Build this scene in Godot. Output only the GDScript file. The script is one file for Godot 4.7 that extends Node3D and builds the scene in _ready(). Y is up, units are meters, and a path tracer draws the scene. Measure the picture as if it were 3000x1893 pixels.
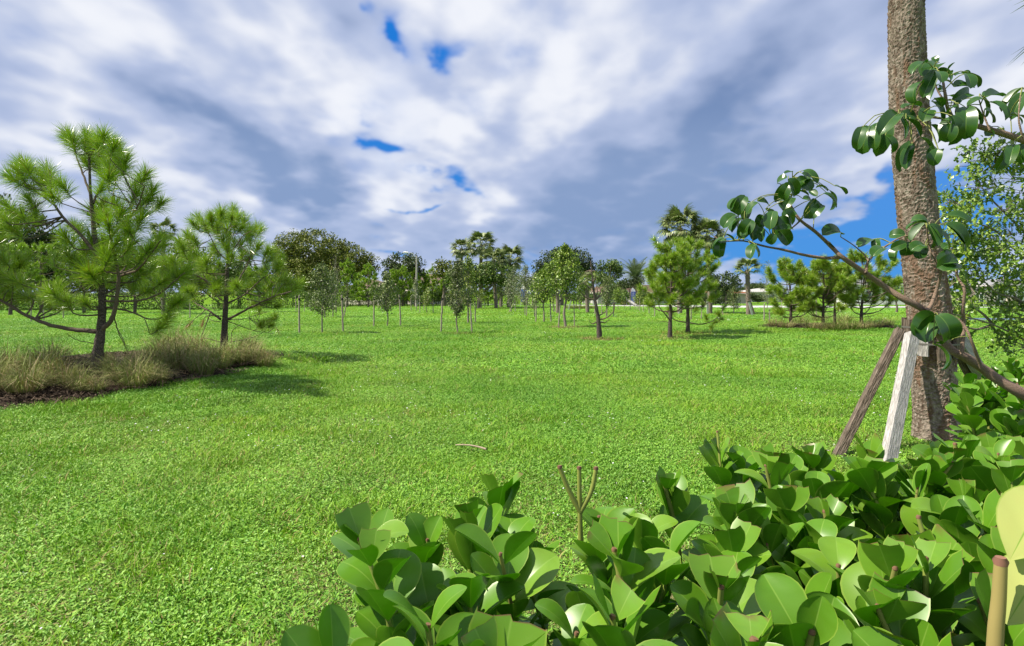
extends Node3D
# A Florida park lawn with young pines and saplings, seen over a clipped clusia hedge.
# Distances are metres. F, HZ and EYE turn a photograph pixel plus a distance into a place.
const F := 1852.0
const HZ := 860.0
const EYE := 1.6
const EXPOSURE := 1.6

var mats := {}
var taken := {}
var patch_noise := FastNoiseLite.new()

class Geo:
	var v := PackedVector3Array()
	var n := PackedVector3Array()
	var c := PackedColorArray()
	var i := PackedInt32Array()

	func tri(a: Vector3, b: Vector3, d: Vector3, col: Color) -> void:
		var k := v.size()
		v.append(a); v.append(b); v.append(d)
		c.append(col); c.append(col); c.append(col)
		i.append(k); i.append(k + 1); i.append(k + 2)

	func quad(a: Vector3, b: Vector3, d: Vector3, e: Vector3, col: Color) -> void:
		var k := v.size()
		v.append(a); v.append(b); v.append(d); v.append(e)
		c.append(col); c.append(col); c.append(col); c.append(col)
		i.append(k); i.append(k + 1); i.append(k + 2); i.append(k); i.append(k + 2); i.append(k + 3)

	# a narrow blade: two joined pieces that end in a point
	func blade(a: Vector3, b: Vector3, d: Vector3, side: Vector3, c0: Color, c1: Color) -> void:
		var k := v.size()
		v.append(a - side); v.append(a + side); v.append(b + side * 0.75); v.append(b - side * 0.75); v.append(d)
		c.append(c0); c.append(c0); c.append(c0.lerp(c1, 0.6)); c.append(c0.lerp(c1, 0.6)); c.append(c1)
		i.append(k); i.append(k + 1); i.append(k + 2); i.append(k); i.append(k + 2); i.append(k + 3); i.append(k + 3); i.append(k + 2); i.append(k + 4)

	# a small leaf: two faces folded along the midrib
	func leaf(at: Vector3, along: Vector3, side: Vector3, up: Vector3, col: Color) -> void:
		var k := v.size()
		v.append(at); v.append(at + along * 0.55 + side + up); v.append(at + along); v.append(at + along * 0.55 - side + up)
		c.append(col); c.append(col); c.append(col); c.append(col)
		i.append(k); i.append(k + 1); i.append(k + 2); i.append(k); i.append(k + 2); i.append(k + 3)

	# a smooth tapering tube along a line of points
	func tube(p: PackedVector3Array, r: PackedFloat32Array, sides: int, col: Color, capped := false) -> void:
		var first := v.size()
		var t0 := (p[1] - p[0]).normalized()
		var x := t0.cross(Vector3(0.31, 0.2, 0.93)).normalized()
		for k in p.size():
			var t := (p[mini(k + 1, p.size() - 1)] - p[maxi(k - 1, 0)]).normalized()
			x = (x - t * x.dot(t)).normalized()
			var y := t.cross(x)
			for s in sides:
				var a := TAU * s / sides
				var o := x * cos(a) + y * sin(a)
				v.append(p[k] + o * r[k]); n.append(o); c.append(col)
		for k in p.size() - 1:
			for s in sides:
				var a := first + k * sides + s
				var b := first + k * sides + (s + 1) % sides
				i.append(a); i.append(a + sides); i.append(b)
				i.append(b); i.append(a + sides); i.append(b + sides)
		if capped:
			var last := p.size() - 1
			var k := v.size()
			var t := (p[last] - p[last - 1]).normalized()
			v.append(p[last] + t * r[last] * 0.25); n.append(t); c.append(col)
			for s in sides:
				v.append(v[first + last * sides + s]); n.append(t); c.append(col)
			for s in sides:
				i.append(k); i.append(k + 1 + (s + 1) % sides); i.append(k + 1 + s)

	# a box between two corners with flat faces, slightly bevelled away by nothing: used for boards and walls
	func box(lo: Vector3, hi: Vector3, col: Color, b := Basis.IDENTITY, o := Vector3.ZERO) -> void:
		var q := []
		for k in 8:
			q.append(o + b * Vector3(hi.x if k & 1 else lo.x, hi.y if k & 2 else lo.y, hi.z if k & 4 else lo.z))
		quad(q[0], q[2], q[3], q[1], col); quad(q[5], q[7], q[6], q[4], col)
		quad(q[4], q[6], q[2], q[0], col); quad(q[1], q[3], q[7], q[5], col)
		quad(q[2], q[6], q[7], q[3], col); quad(q[4], q[0], q[1], q[5], col)

	func mesh() -> ArrayMesh:
		var a := []
		a.resize(Mesh.ARRAY_MAX)
		a[Mesh.ARRAY_VERTEX] = v
		if n.size() == v.size():
			a[Mesh.ARRAY_NORMAL] = n
		a[Mesh.ARRAY_COLOR] = c
		a[Mesh.ARRAY_INDEX] = i
		var m := ArrayMesh.new()
		m.add_surface_from_arrays(Mesh.PRIMITIVE_TRIANGLES, a)
		return m


# ---------- naming and placing ----------
func numbered(called: String) -> String:
	var k: int = taken.get(called, 0)
	taken[called] = k + 1
	return called if k == 0 else "%s_%03d" % [called, k]

func tag(o: Node, label: String, category: String, group := "", kind := "") -> Node:
	if label: o.set_meta("label", label)
	if category: o.set_meta("category", category)
	if group: o.set_meta("group", group)
	if kind: o.set_meta("kind", kind)
	return o

func thing(called: String, label: String, category: String, at: Vector3, group := "") -> Node3D:
	var o := Node3D.new()
	o.name = numbered(called)
	add_child(o)
	o.position = at
	tag(o, label, category, group, "thing")
	return o

func part(called: String, m: Mesh, mat: Material, parent: Node3D, xf := Transform3D.IDENTITY) -> MeshInstance3D:
	var o := MeshInstance3D.new()
	o.name = called if parent != self else numbered(called)
	o.mesh = m
	o.material_override = mat
	o.transform = xf
	parent.add_child(o, true)
	return o

func P(sx: float, sy: float, d: float) -> Vector3:
	return Vector3((sx - 1500.0) * d / F, EYE - (sy - HZ) * d / F, -d)

func G(sx: float, sy: float) -> Vector3:
	var d := EYE * F / (sy - HZ)
	for k in 12:
		d = lerpf(d, (EYE - gh((sx - 1500.0) * d / F, -d)) * F / (sy - HZ), 0.7)
	var x := (sx - 1500.0) * d / F
	return Vector3(x, gh(x, -d), -d)

# height of the ground: two planted mounds, faint waves, a slow fall behind the park
func gh(x: float, z: float) -> float:
	var h := 0.38 * exp(-((x + 7.2) * (x + 7.2) / 9.0 + (z + 11.8) * (z + 11.8) / 16.0))
	h += 0.22 * exp(-((x - 13.6) * (x - 13.6) / 16.0 + (z + 27.5) * (z + 27.5) / 9.0))
	h += 0.018 * sin(x * 0.61 + z * 0.23) * sin(z * 0.47 - x * 0.13)
	var d := -z - 50.0
	if d > 0.0:
		h -= minf(d * 0.005, 0.6)
	return h

func poly_at(pts: Array, s: float) -> Vector3:
	var f := s * (pts.size() - 1)
	var k := mini(int(f), pts.size() - 2)
	return (pts[k] as Vector3).lerp(pts[k + 1], f - k)

func smooth_line(pts: Array, steps: int) -> PackedVector3Array:
	var c := Curve3D.new()
	for k in pts.size():
		var a: Vector3 = pts[maxi(k - 1, 0)]
		var b: Vector3 = pts[mini(k + 1, pts.size() - 1)]
		var t := (b - a) / 6.0
		c.add_point(pts[k], -t, t)
	var out := PackedVector3Array()
	for k in steps + 1:
		out.append(c.samplef(float(k) / steps * (pts.size() - 1)))
	return out

func taper(r0: float, r1: float, steps: int, bend := 1.0) -> PackedFloat32Array:
	var out := PackedFloat32Array()
	for k in steps + 1:
		out.append(lerpf(r0, r1, pow(float(k) / steps, bend)))
	return out

func on_unit(r: RandomNumberGenerator) -> Vector3:
	var y := r.randf_range(-1, 1)
	var a := r.randf() * TAU
	var q := sqrt(1 - y * y)
	return Vector3(q * cos(a), y, q * sin(a))

func basis_y(y: Vector3, roll: float) -> Basis:
	y = y.normalized()
	var x := y.cross(Vector3(0.3, 0.1, 0.95) if absf(y.z) < 0.9 else Vector3.RIGHT).normalized()
	return Basis(x, y, x.cross(y)).rotated(y, roll)

func seeded(s: int) -> RandomNumberGenerator:
	var r := RandomNumberGenerator.new()
	r.seed = s * 7919 + 13
	return r

func vary(col: Color, r: RandomNumberGenerator, much := 0.25) -> Color:
	var k := 1.0 + r.randf_range(-much, much)
	return Color(col.r * k * (1 + r.randf_range(-much, much) * 0.5), col.g * k, col.b * k)


# ---------- materials ----------
func plain(called: String, rough := 0.8, spec := 0.4, back := Color.BLACK) -> StandardMaterial3D:
	if mats.has(called): return mats[called]
	var m := StandardMaterial3D.new()
	m.resource_name = called
	m.vertex_color_use_as_albedo = true
	m.roughness = rough
	m.metallic_specular = spec
	m.cull_mode = BaseMaterial3D.CULL_DISABLED
	if back != Color.BLACK:
		m.backlight_enabled = true
		m.backlight = back
	mats[called] = m
	return m

func noise_tex(seed_: int, freq: float, octaves: int, stops: Array, size := 512) -> NoiseTexture2D:
	var f := FastNoiseLite.new()
	f.seed = seed_
	f.frequency = freq
	f.noise_type = FastNoiseLite.TYPE_SIMPLEX_SMOOTH
	f.fractal_octaves = octaves
	var t := NoiseTexture2D.new()
	t.width = size
	t.height = size
	t.seamless = true
	t.noise = f
	var g := Gradient.new()
	g.offsets = PackedFloat32Array(stops.map(func(s): return s[0]))
	g.colors = PackedColorArray(stops.map(func(s): return s[1]))
	t.color_ramp = g
	return t

func lin(r: float, g: float, b: float) -> Color:
	return Color(r, g, b).linear_to_srgb()

# bark, timber, mulch: a colour grain and a matching relief, laid by position on the object
func grained(called: String, a: Color, b: Color, scale: Vector3, relief: float, rough := 0.9, seed_ := 3, world := false) -> StandardMaterial3D:
	if mats.has(called): return mats[called]
	var m := StandardMaterial3D.new()
	m.resource_name = called
	m.albedo_texture = noise_tex(seed_, 0.022, 5, [[0.2, a], [0.5, a.lerp(b, 0.45)], [0.8, b]])
	m.heightmap_enabled = true
	m.heightmap_scale = relief
	m.heightmap_texture = noise_tex(seed_, 0.022, 5, [[0.15, Color.BLACK], [0.85, Color.WHITE]])
	m.uv1_triplanar = true
	m.uv1_world_triplanar = world
	m.uv1_scale = scale
	m.vertex_color_use_as_albedo = true
	m.roughness = rough
	m.metallic_specular = 0.25
	m.cull_mode = BaseMaterial3D.CULL_DISABLED
	mats[called] = m
	return m


# ---------- sky ----------
# Clouds lie on a high sheet; their streaks run away from the viewer and so converge on the horizon.
# Each feature: azimuth, elevation, half widths, turn (degrees), amount.
const SKY_OPEN := [
	[-12.1, 24.11, 1.11, 0.82, -0.0, 0.9],
	[-9.38, 22.64, 1.05, 1.23, -0.0, 0.95],
	[-5.82, 20.72, 1.45, 0.94, -0.0, 1.0],
	[-3.6, 20.95, 1.15, 0.34, -0.0, 0.4],
	[-11.54, 13.53, 1.33, 0.71, -0.0, 0.9],
	[-9.49, 13.37, 0.98, 0.58, -0.0, 0.5],
	[-5.33, 10.33, 2.14, 1.19, -0.175, 1.1],
	[-8.48, 7.73, 1.51, 0.52, -0.0, 0.9],
	[-12.65, 15.7, 1.1, 0.49, -0.0, 0.4],
	[30.54, 6.61, 6.01, 1.51, 0.279, 1.7],
	[36.42, 8.47, 3.5, 1.15, 0.244, 1.4],
	[28.49, 3.72, 7.74, 1.35, 0.07, 1.1],
	[34.64, 5.38, 3.65, 1.45, -0.0, 0.9],
	[-10.8, 4.27, 2.6, 0.53, -0.0, 0.75],
	[-2.83, 3.54, 1.92, 0.46, -0.0, 0.5],
	[1.41, 2.77, 2.31, 0.77, -0.0, 0.6],
	[22.86, 3.19, 5.24, 1.06, -0.0, 0.9],
	[13.49, 2.32, 5.83, 0.6, -0.0, 0.4],
	[29.67, 1.67, 8.73, 1.0, -0.0, 0.8],
	[-15.91, 13.12, 0.71, 0.49, -0.0, 0.3],
	[-9.68, 14.51, 4.5, 5.7, -0.0, 0.28],
	[-9.31, 21.73, 3.0, 2.96, -0.0, 0.25]]
const SKY_TONE := [
	[-22.1, 11.97, 8.28, 2.39, -0.593, -0.52],
	[-16.62, 8.08, 5.31, 1.63, -0.436, -0.42],
	[-27.5, 15.2, 3.64, 1.59, -0.349, -0.22],
	[8.67, 9.81, 9.8, 3.52, 0.14, -0.42],
	[11.28, 6.4, 11.87, 2.32, 0.07, -0.5],
	[18.48, 10.49, 6.94, 3.54, 0.349, -0.34],
	[21.2, 15.77, 6.03, 3.33, 0.524, -0.18],
	[13.49, 3.37, 8.39, 0.97, -0.0, -0.28],
	[5.63, 3.45, 4.58, 0.76, -0.0, -0.2],
	[-14.11, 22.35, 2.18, 1.6, -0.0, -0.2],
	[-30.45, 18.3, 9.46, 2.4, -0.175, 0.32],
	[-37.58, 14.36, 2.66, 1.72, -0.0, 0.3],
	[-19.06, 19.93, 6.2, 2.25, -0.349, 0.34],
	[-16.26, 15.18, 4.26, 1.66, 0.262, 0.48],
	[-4.37, 15.74, 2.68, 3.21, -0.175, 0.55],
	[-7.42, 16.01, 1.9, 1.41, -0.0, 0.3],
	[-0.91, 20.98, 5.01, 3.03, -0.0, 0.22],
	[-4.75, 23.88, 4.21, 1.61, -0.0, 0.35],
	[-26.27, 8.92, 5.27, 1.42, -0.436, 0.3],
	[-34.56, 12.2, 3.92, 1.82, -0.0, 0.16],
	[-2.06, 6.52, 3.47, 1.14, -0.0, 0.4],
	[-3.22, 9.54, 2.31, 1.5, -0.0, 0.18],
	[-19.06, 4.73, 4.13, 1.09, -0.175, 0.12],
	[-12.28, 6.38, 4.05, 1.12, -0.0, 0.2],
	[4.1, 17.16, 3.84, 2.11, 0.524, 0.16],
	[19.17, 21.83, 4.13, 1.88, 0.611, 0.22],
	[14.94, 19.02, 2.52, 1.33, 0.524, 0.14],
	[27.59, 7.14, 2.42, 1.01, 0.262, 0.22],
	[36.92, 13.03, 2.96, 3.51, -0.0, 0.12],
	[16.37, 8.09, 2.84, 0.8, 0.175, 0.2]]
var sky_w := 3072
var sky_rows := 768
var sky_cols := []
var n_cover := FastNoiseLite.new()
var n_shade := FastNoiseLite.new()
var n_fine := FastNoiseLite.new()
var n_puff := FastNoiseLite.new()

func bump(list: Array, az: float, el: float) -> float:
	var s := 0.0
	for f in list:
		var dx: float = az - f[0]
		var dy: float = el - f[1]
		var m: float = maxf(f[2], f[3]) * 2.4
		if absf(dx) > m or absf(dy) > m: continue
		var a: float = f[4]
		var ca := cos(a)
		var sa := sin(a)
		var u: float = (dx * ca + dy * sa) / f[2]
		var w: float = (dy * ca - dx * sa) / f[3]
		var q := u * u + w * w
		if q < 5.5: s += f[5] * exp(-q * 0.9)
	return s

func sky_row(row: int) -> void:
	var el := (0.5 - (row + 0.5) / (sky_rows * 2.0)) * PI
	var out := PackedFloat32Array()
	out.resize(sky_w * 3)
	var se := sin(el)
	var ce := cos(el)
	var eld := rad_to_deg(el)
	var far := 0.80 / (se + 0.22)
	var top := Color(0.010, 0.185, 0.680)
	var low := Color(0.085, 0.34, 0.78)
	var blue := top.lerp(low, pow(1.0 - se, 5.0))
	var dark := Color(0.150, 0.235, 0.435)
	dark = Color(0.262, 0.360, 0.575).lerp(dark, smoothstep(10.0, 20.0, eld))  # low clouds are seen through more bright air
	var mid := Color(0.485, 0.560, 0.765)
	var white := Color(0.93, 0.945, 0.99)
	for k in sky_w:
		var az := wrapf((k + 0.5) / sky_w * TAU, -PI, PI)
		var x := sin(az) * ce * far
		var z := -cos(az) * ce * far
		var azd := rad_to_deg(az)
		# warp the place of the painted features a little so that their edges break up
		var w1 := n_shade.get_noise_2d(x * 260.0 + 300.0, z * 200.0)
		var w2 := n_shade.get_noise_2d(x * 260.0, z * 200.0 + 700.0)
		var cov := n_cover.get_noise_2d(x * 100.0, z * 62.0)
		var lit := n_cover.get_noise_2d(x * 100.0 + 6.5, z * 62.0 - 1.0)
		var fine := n_fine.get_noise_2d(x * 100.0, z * 80.0)
		var sh := n_shade.get_noise_2d(x * 110.0, z * 66.0)
		var puff_ := 1.0 - absf(n_puff.get_noise_2d(x * 100.0, z * 86.0)) * 2.0
		var open := 0.0
		var tone := 0.0
		if absf(azd) < 52.0 and eld < 42.0:
			open = bump(SKY_OPEN, azd + w1 * 3.0 + fine * 1.2, eld + w2 * 2.2 + (puff_ - 0.5) * 0.9)
			tone = bump(SKY_TONE, azd + w1 * 4.5, eld + w2 * 3.2)
		var puff := puff_
		var c := 0.74 + cov * 0.55 + fine * 0.20 + (puff - 0.45) * 0.18 - open * (0.95 + fine * 1.2 + (puff - 0.5) * 0.6) - 0.10 * exp(-eld / 3.5)
		var cloud := smoothstep(-0.34, 0.60, c)
		var s := 0.52 + sh * 0.22 + fine * 0.12 + tone * (1.12 if tone < 0.0 else 0.8) + (lit - cov) * 0.9 + (puff - 0.5) * (0.17 + 0.25 * absf(tone))
		var col := dark.lerp(mid, smoothstep(-0.25, 0.55, s)).lerp(white, smoothstep(0.40, 0.98, s))
		col = blue.lerp(col, cloud * (0.95 - 0.13 * exp(-eld / 5.0)))
		out[k * 3] = col.r / EXPOSURE
		out[k * 3 + 1] = col.g / EXPOSURE
		out[k * 3 + 2] = col.b / EXPOSURE
	sky_cols[row] = out

func make_sky() -> Sky:
	n_cover.seed = 11; n_cover.frequency = 0.011; n_cover.fractal_octaves = 5
	n_cover.noise_type = FastNoiseLite.TYPE_SIMPLEX_SMOOTH
	n_shade.seed = 5; n_shade.frequency = 0.009; n_shade.fractal_octaves = 5; n_shade.fractal_gain = 0.52
	n_shade.noise_type = FastNoiseLite.TYPE_SIMPLEX_SMOOTH
	n_fine.seed = 23; n_fine.frequency = 0.05; n_fine.fractal_octaves = 5; n_fine.fractal_gain = 0.6
	n_fine.noise_type = FastNoiseLite.TYPE_SIMPLEX_SMOOTH
	n_puff.seed = 37; n_puff.frequency = 0.022; n_puff.fractal_octaves = 4; n_puff.fractal_gain = 0.55
	n_puff.noise_type = FastNoiseLite.TYPE_SIMPLEX_SMOOTH
	sky_cols.resize(sky_rows)
	var job := WorkerThreadPool.add_group_task(sky_row, sky_rows)
	WorkerThreadPool.wait_for_group_task_completion(job)
	var all := PackedFloat32Array()
	for row in sky_rows:
		all.append_array(sky_cols[row])
	var below := PackedFloat32Array()
	below.resize(sky_w * 3)
	for k in sky_w:
		below[k * 3] = 0.16; below[k * 3 + 1] = 0.22; below[k * 3 + 2] = 0.20
	for row in sky_rows:
		all.append_array(below)
	sky_cols.clear()
	var im := Image.create_from_data(sky_w, sky_rows * 2, false, Image.FORMAT_RGBF, all.to_byte_array())
	var pm := PanoramaSkyMaterial.new()
	pm.panorama = ImageTexture.create_from_image(im)
	var sky := Sky.new()
	sky.sky_material = pm
	return sky


func _ready() -> void:
	var cam := Camera3D.new()
	cam.name = "camera"
	cam.projection = Camera3D.PROJECTION_FRUSTUM
	cam.near = 0.05
	cam.far = 3000.0
	cam.size = 1893.0 / F * cam.near
	cam.frustum_offset = Vector2(0, -(946.5 - HZ) / F * cam.near)
	cam.position = Vector3(0, EYE, 0)
	add_child(cam)
	cam.current = true
	var env := Environment.new()
	env.background_mode = Environment.BG_SKY
	env.sky = make_sky()
	env.tonemap_mode = Environment.TONE_MAPPER_LINEAR
	env.tonemap_exposure = EXPOSURE
	env.sdfgi_enabled = true
	env.ssao_enabled = true
	env.ssil_enabled = true
	var we := WorldEnvironment.new()
	we.name = "environment"
	we.environment = env
	add_child(we)
	var sun := DirectionalLight3D.new()
	sun.name = "sun"
	sun.light_energy = 1.6
	sun.light_color = Color(1.0, 0.965, 0.90)
	sun.light_angular_distance = 0.55
	sun.shadow_enabled = true
	sun.look_at_from_position(Vector3(-0.62, 0.80, 0.10) * 50.0, Vector3.ZERO)
	add_child(sun)
	patch_noise.seed = 4
	patch_noise.frequency = 0.11
	patch_noise.fractal_octaves = 3
	build_ground()
	build_grass()
	build_far()
	build_houses()
	build_pines()
	build_saplings()
	build_palm()
	build_leafy_tree()
	build_branch_tree()
	build_clusia()
	build_small()


# ---------- ground ----------
func bed_left(x: float, z: float) -> float:
	return pow((x + 7.3) / 2.5, 2) + pow((z + 11.6) / 3.9, 2) + patch_noise.get_noise_2d(x * 9.0, z * 9.0) * 0.22

func bed_right(x: float, z: float) -> float:
	return pow((x - 13.6) / 2.75, 2) + pow((z + 27.3) / 1.7, 2) + patch_noise.get_noise_2d(x * 9.0, z * 9.0) * 0.2

func on_road(x: float, z: float) -> bool:
	var e := road_edges(x)
	return -z > e.x - 0.2 and -z < e.y + 0.2

# distance of the road's near and far edge at x
func road_edges(x: float) -> Vector2:
	var near := clampf(101.0 - 1.05 * x, 72.0, 106.0)
	return Vector2(near, maxf(near + 4.0, 105.0 - 0.35 * x))

func sheet(called: String, xs: PackedFloat32Array, zs: PackedFloat32Array, lift: float, mat: Material) -> MeshInstance3D:
	var g := Geo.new()
	for z in zs:
		for x in xs:
			g.v.append(Vector3(x, gh(x, z) + lift, z))
			var e := 0.2
			g.n.append(Vector3(gh(x - e, z) - gh(x + e, z), 2 * e, gh(x, z - e) - gh(x, z + e)).normalized())
			g.c.append(Color.WHITE)
	var w := xs.size()
	for b in zs.size() - 1:
		for a in w - 1:
			var k := b * w + a
			g.i.append_array(PackedInt32Array([k, k + 1, k + w, k + 1, k + w + 1, k + w]))
	return part(called, g.mesh(), mat, self)

func blob(called: String, centre: Vector3, inside: Callable, reach: float, lift: float, mat: Material) -> MeshInstance3D:
	# a sheet that ends where INSIDE reaches 1, walked outwards from the centre
	var g := Geo.new()
	g.v.append(Vector3(0, gh(centre.x, centre.z) + lift - centre.y, 0)); g.n.append(Vector3.UP); g.c.append(Color.WHITE)
	var seg := 120
	var rings := 14
	for s in seg:
		var a := TAU * s / seg
		var r := 0.2
		while r < reach and inside.call(centre.x + cos(a) * r, centre.z + sin(a) * r) < 1.0:
			r += 0.05
		for k in rings:
			var q := r * (k + 1) / rings
			var x := centre.x + cos(a) * q
			var z := centre.z + sin(a) * q
			g.v.append(Vector3(x - centre.x, gh(x, z) - centre.y + lift * (1.0 - pow(float(k + 1) / rings, 8.0)) + 0.004 + 0.015 * patch_noise.get_noise_2d(x * 60, z * 60), z - centre.z))
			g.n.append(Vector3.UP); g.c.append(Color.WHITE)
	for s in seg:
		var t := (s + 1) % seg
		g.i.append_array(PackedInt32Array([0, 1 + s * rings, 1 + t * rings]))
		for k in rings - 1:
			var a := 1 + s * rings + k
			var b := 1 + t * rings + k
			g.i.append_array(PackedInt32Array([a, a + 1, b, b, a + 1, b + 1]))
	var o := part(called, g.mesh(), mat, self)
	o.position = centre
	return o

func build_ground() -> void:
	var m := StandardMaterial3D.new()
	m.resource_name = "lawn"
	m.albedo_texture = noise_tex(8, 0.03, 5, [[0.15, lin(0.080, 0.165, 0.012)], [0.5, lin(0.12, 0.245, 0.016)], [0.85, lin(0.19, 0.30, 0.03)]], 1024)
	m.uv1_triplanar = true
	m.uv1_world_triplanar = true
	m.uv1_scale = Vector3(0.55, 0.55, 0.55)
	m.detail_enabled = true
	m.detail_blend_mode = BaseMaterial3D.BLEND_MODE_MUL
	m.detail_albedo = noise_tex(31, 0.012, 4, [[0.2, lin(0.75, 0.80, 0.7)], [0.5, lin(1, 1, 1)], [0.8, lin(1.0, 0.90, 0.85)]], 512)
	m.detail_uv_layer = BaseMaterial3D.DETAIL_UV_2
	m.uv2_triplanar = true
	m.uv2_world_triplanar = true
	m.uv2_scale = Vector3(0.043, 0.043, 0.043)
	m.roughness = 0.95
	m.metallic_specular = 0.1
	var xs := PackedFloat32Array()
	for k in range(-80, 81):
		var q: float = absf(k) / 80.0
		xs.append(signf(k) * (absf(k) * 0.42 + pow(q, 7) * 1500.0))
	var zs := PackedFloat32Array()
	for k in range(-40, 131):
		var q: float = absf(k) / 130.0
		zs.append(-signf(k) * (absf(k) * 0.46 + pow(q, 7) * 1500.0))
	zs.reverse()
	tag(sheet("lawn_ground", xs, zs, 0.0, m), "wide green lawn that fills the park", "lawn", "", "structure")
	# pale road behind the park
	var road := grained("road", lin(0.42, 0.42, 0.41), lin(0.52, 0.52, 0.50), Vector3(0.3, 0.3, 0.3), 0.2, 0.9, 12, true)
	var g := Geo.new()
	var n := 90
	for k in n + 1:
		var x := lerpf(-30.0, 60.0, float(k) / n)
		var e := road_edges(x)
		for j in 5:
			var z := -lerpf(e.x, e.y, j / 4.0)
			g.v.append(Vector3(x, gh(x, z) + 0.03, z)); g.n.append(Vector3.UP); g.c.append(Color.WHITE)
	for k in n:
		for j in 4:
			var a := k * 5 + j
			g.i.append_array(PackedInt32Array([a, a + 1, a + 5, a + 5, a + 1, a + 6]))
	tag(part("road", g.mesh(), road, self), "pale concrete road running behind the lawn", "road", "", "structure")
	# kerb along its near edge
	g = Geo.new()
	for k in n:
		var x0 := lerpf(-30.0, 60.0, float(k) / n)
		var x1 := lerpf(-30.0, 60.0, float(k + 1) / n)
		var a := Vector3(x0, gh(x0, -road_edges(x0).x), -road_edges(x0).x + 0.002)
		var b := Vector3(x1, gh(x1, -road_edges(x1).x), -road_edges(x1).x + 0.002)
		var up := Vector3(0, 0.13, 0)
		var out := Vector3(0, 0, 0.15)
		g.quad(a + out, a + out + up, b + out + up, b + out, Color(0.6, 0.6, 0.58))
		g.quad(a + out + up, a + up, b + up, b + out + up, Color(0.6, 0.6, 0.58))
		g.quad(a + up, a, b, b + up, Color(0.6, 0.6, 0.58))
	tag(part("kerb", g.mesh(), plain("kerb", 0.85, 0.3), self), "pale kerb along the near edge of the road", "kerb", "", "structure")
	# planting beds of dark mulch
	var mulch := grained("mulch", lin(0.026, 0.019, 0.014), lin(0.085, 0.060, 0.042), Vector3(3.1, 3.1, 3.1), 1.6, 0.95, 17, true)
	tag(blob("planting_bed", Vector3(-7.3, gh(-7.3, -11.6), -11.6), bed_left, 7.0, 0.05, mulch), "dark mulch bed under the two large pines", "planting bed", "", "structure")
	tag(blob("planting_bed", Vector3(13.6, gh(13.6, -27.3), -27.3), bed_right, 5.0, 0.05, mulch), "mulch bed under the group of pines beside the palm", "planting bed", "", "structure")
	mulch_chips()
	# pond
	var w := StandardMaterial3D.new()
	w.resource_name = "pond_water"
	w.albedo_color = lin(0.03, 0.045, 0.04)
	w.roughness = 0.06
	w.normal_enabled = true
	w.normal_scale = 0.25
	var nt := noise_tex(41, 0.02, 3, [[0.0, Color.BLACK], [1.0, Color.WHITE]], 256)
	nt.as_normal_map = true
	w.normal_texture = nt
	w.uv1_triplanar = true
	w.uv1_world_triplanar = true
	w.uv1_scale = Vector3(0.4, 0.4, 0.4)
	var shore := func(x: float, z: float) -> float: return pow((x - 32.5) / 6.5, 2) + pow((z + 38.5) / 2.6, 2)
	tag(blob("pond", Vector3(32.5, gh(32.5, -38.5), -38.5), shore, 9.0, 0.02, w), "small pond at the foot of the white house's lawn", "pond", "", "structure")

func mulch_chips() -> void:
	var g := Geo.new()
	var r := seeded(61)
	for k in 90:
		var at := Vector3(r.randf_range(-0.3, 0.3), r.randf_range(0.005, 0.03), r.randf_range(-0.3, 0.3))
		var a := on_unit(r); a.y *= 0.25; a = a.normalized()
		var s := a.cross(Vector3(0.2, 1, 0.1)).normalized()
		var l := r.randf_range(0.02, 0.07)
		var base := Color(0.05, 0.036, 0.026).lerp(Color(0.17, 0.125, 0.09), pow(r.randf(), 2))
		g.quad(at - a * l - s * 0.007, at + a * l - s * 0.006, at + a * l * 0.9 + s * 0.008, at - a * l * 0.9 + s * 0.007, base)
	var xf := []
	var r2 := seeded(62)
	for k in 1100:
		var left := k < 800
		var x := r2.randf_range(-11, -3.5) if left else r2.randf_range(10, 17)
		var z := r2.randf_range(-17.5, -7) if left else r2.randf_range(-29.5, -25)
		if (bed_left(x, z) if left else bed_right(x, z)) > 0.98: continue
		xf.append([Transform3D(Basis(Vector3.UP, r2.randf() * TAU), Vector3(x, gh(x, z) + 0.05, z)), Color.WHITE * r2.randf_range(0.7, 1.2)])
	tag(many("mulch_chips", g.mesh(), plain("chips", 0.95, 0.2), xf), "loose shredded bark mulch lying on both planting beds", "mulch", "", "stuff")

func many(called: String, m: Mesh, mat: Material, xf: Array) -> MultiMeshInstance3D:
	var mm := MultiMesh.new()
	mm.transform_format = MultiMesh.TRANSFORM_3D
	mm.use_colors = true
	mm.mesh = m
	mm.instance_count = xf.size()
	for k in xf.size():
		mm.set_instance_transform(k, xf[k][0])
		mm.set_instance_color(k, xf[k][1])
	var o := MultiMeshInstance3D.new()
	o.name = numbered(called)
	o.multimesh = mm
	o.material_override = mat
	add_child(o)
	return o


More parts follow.
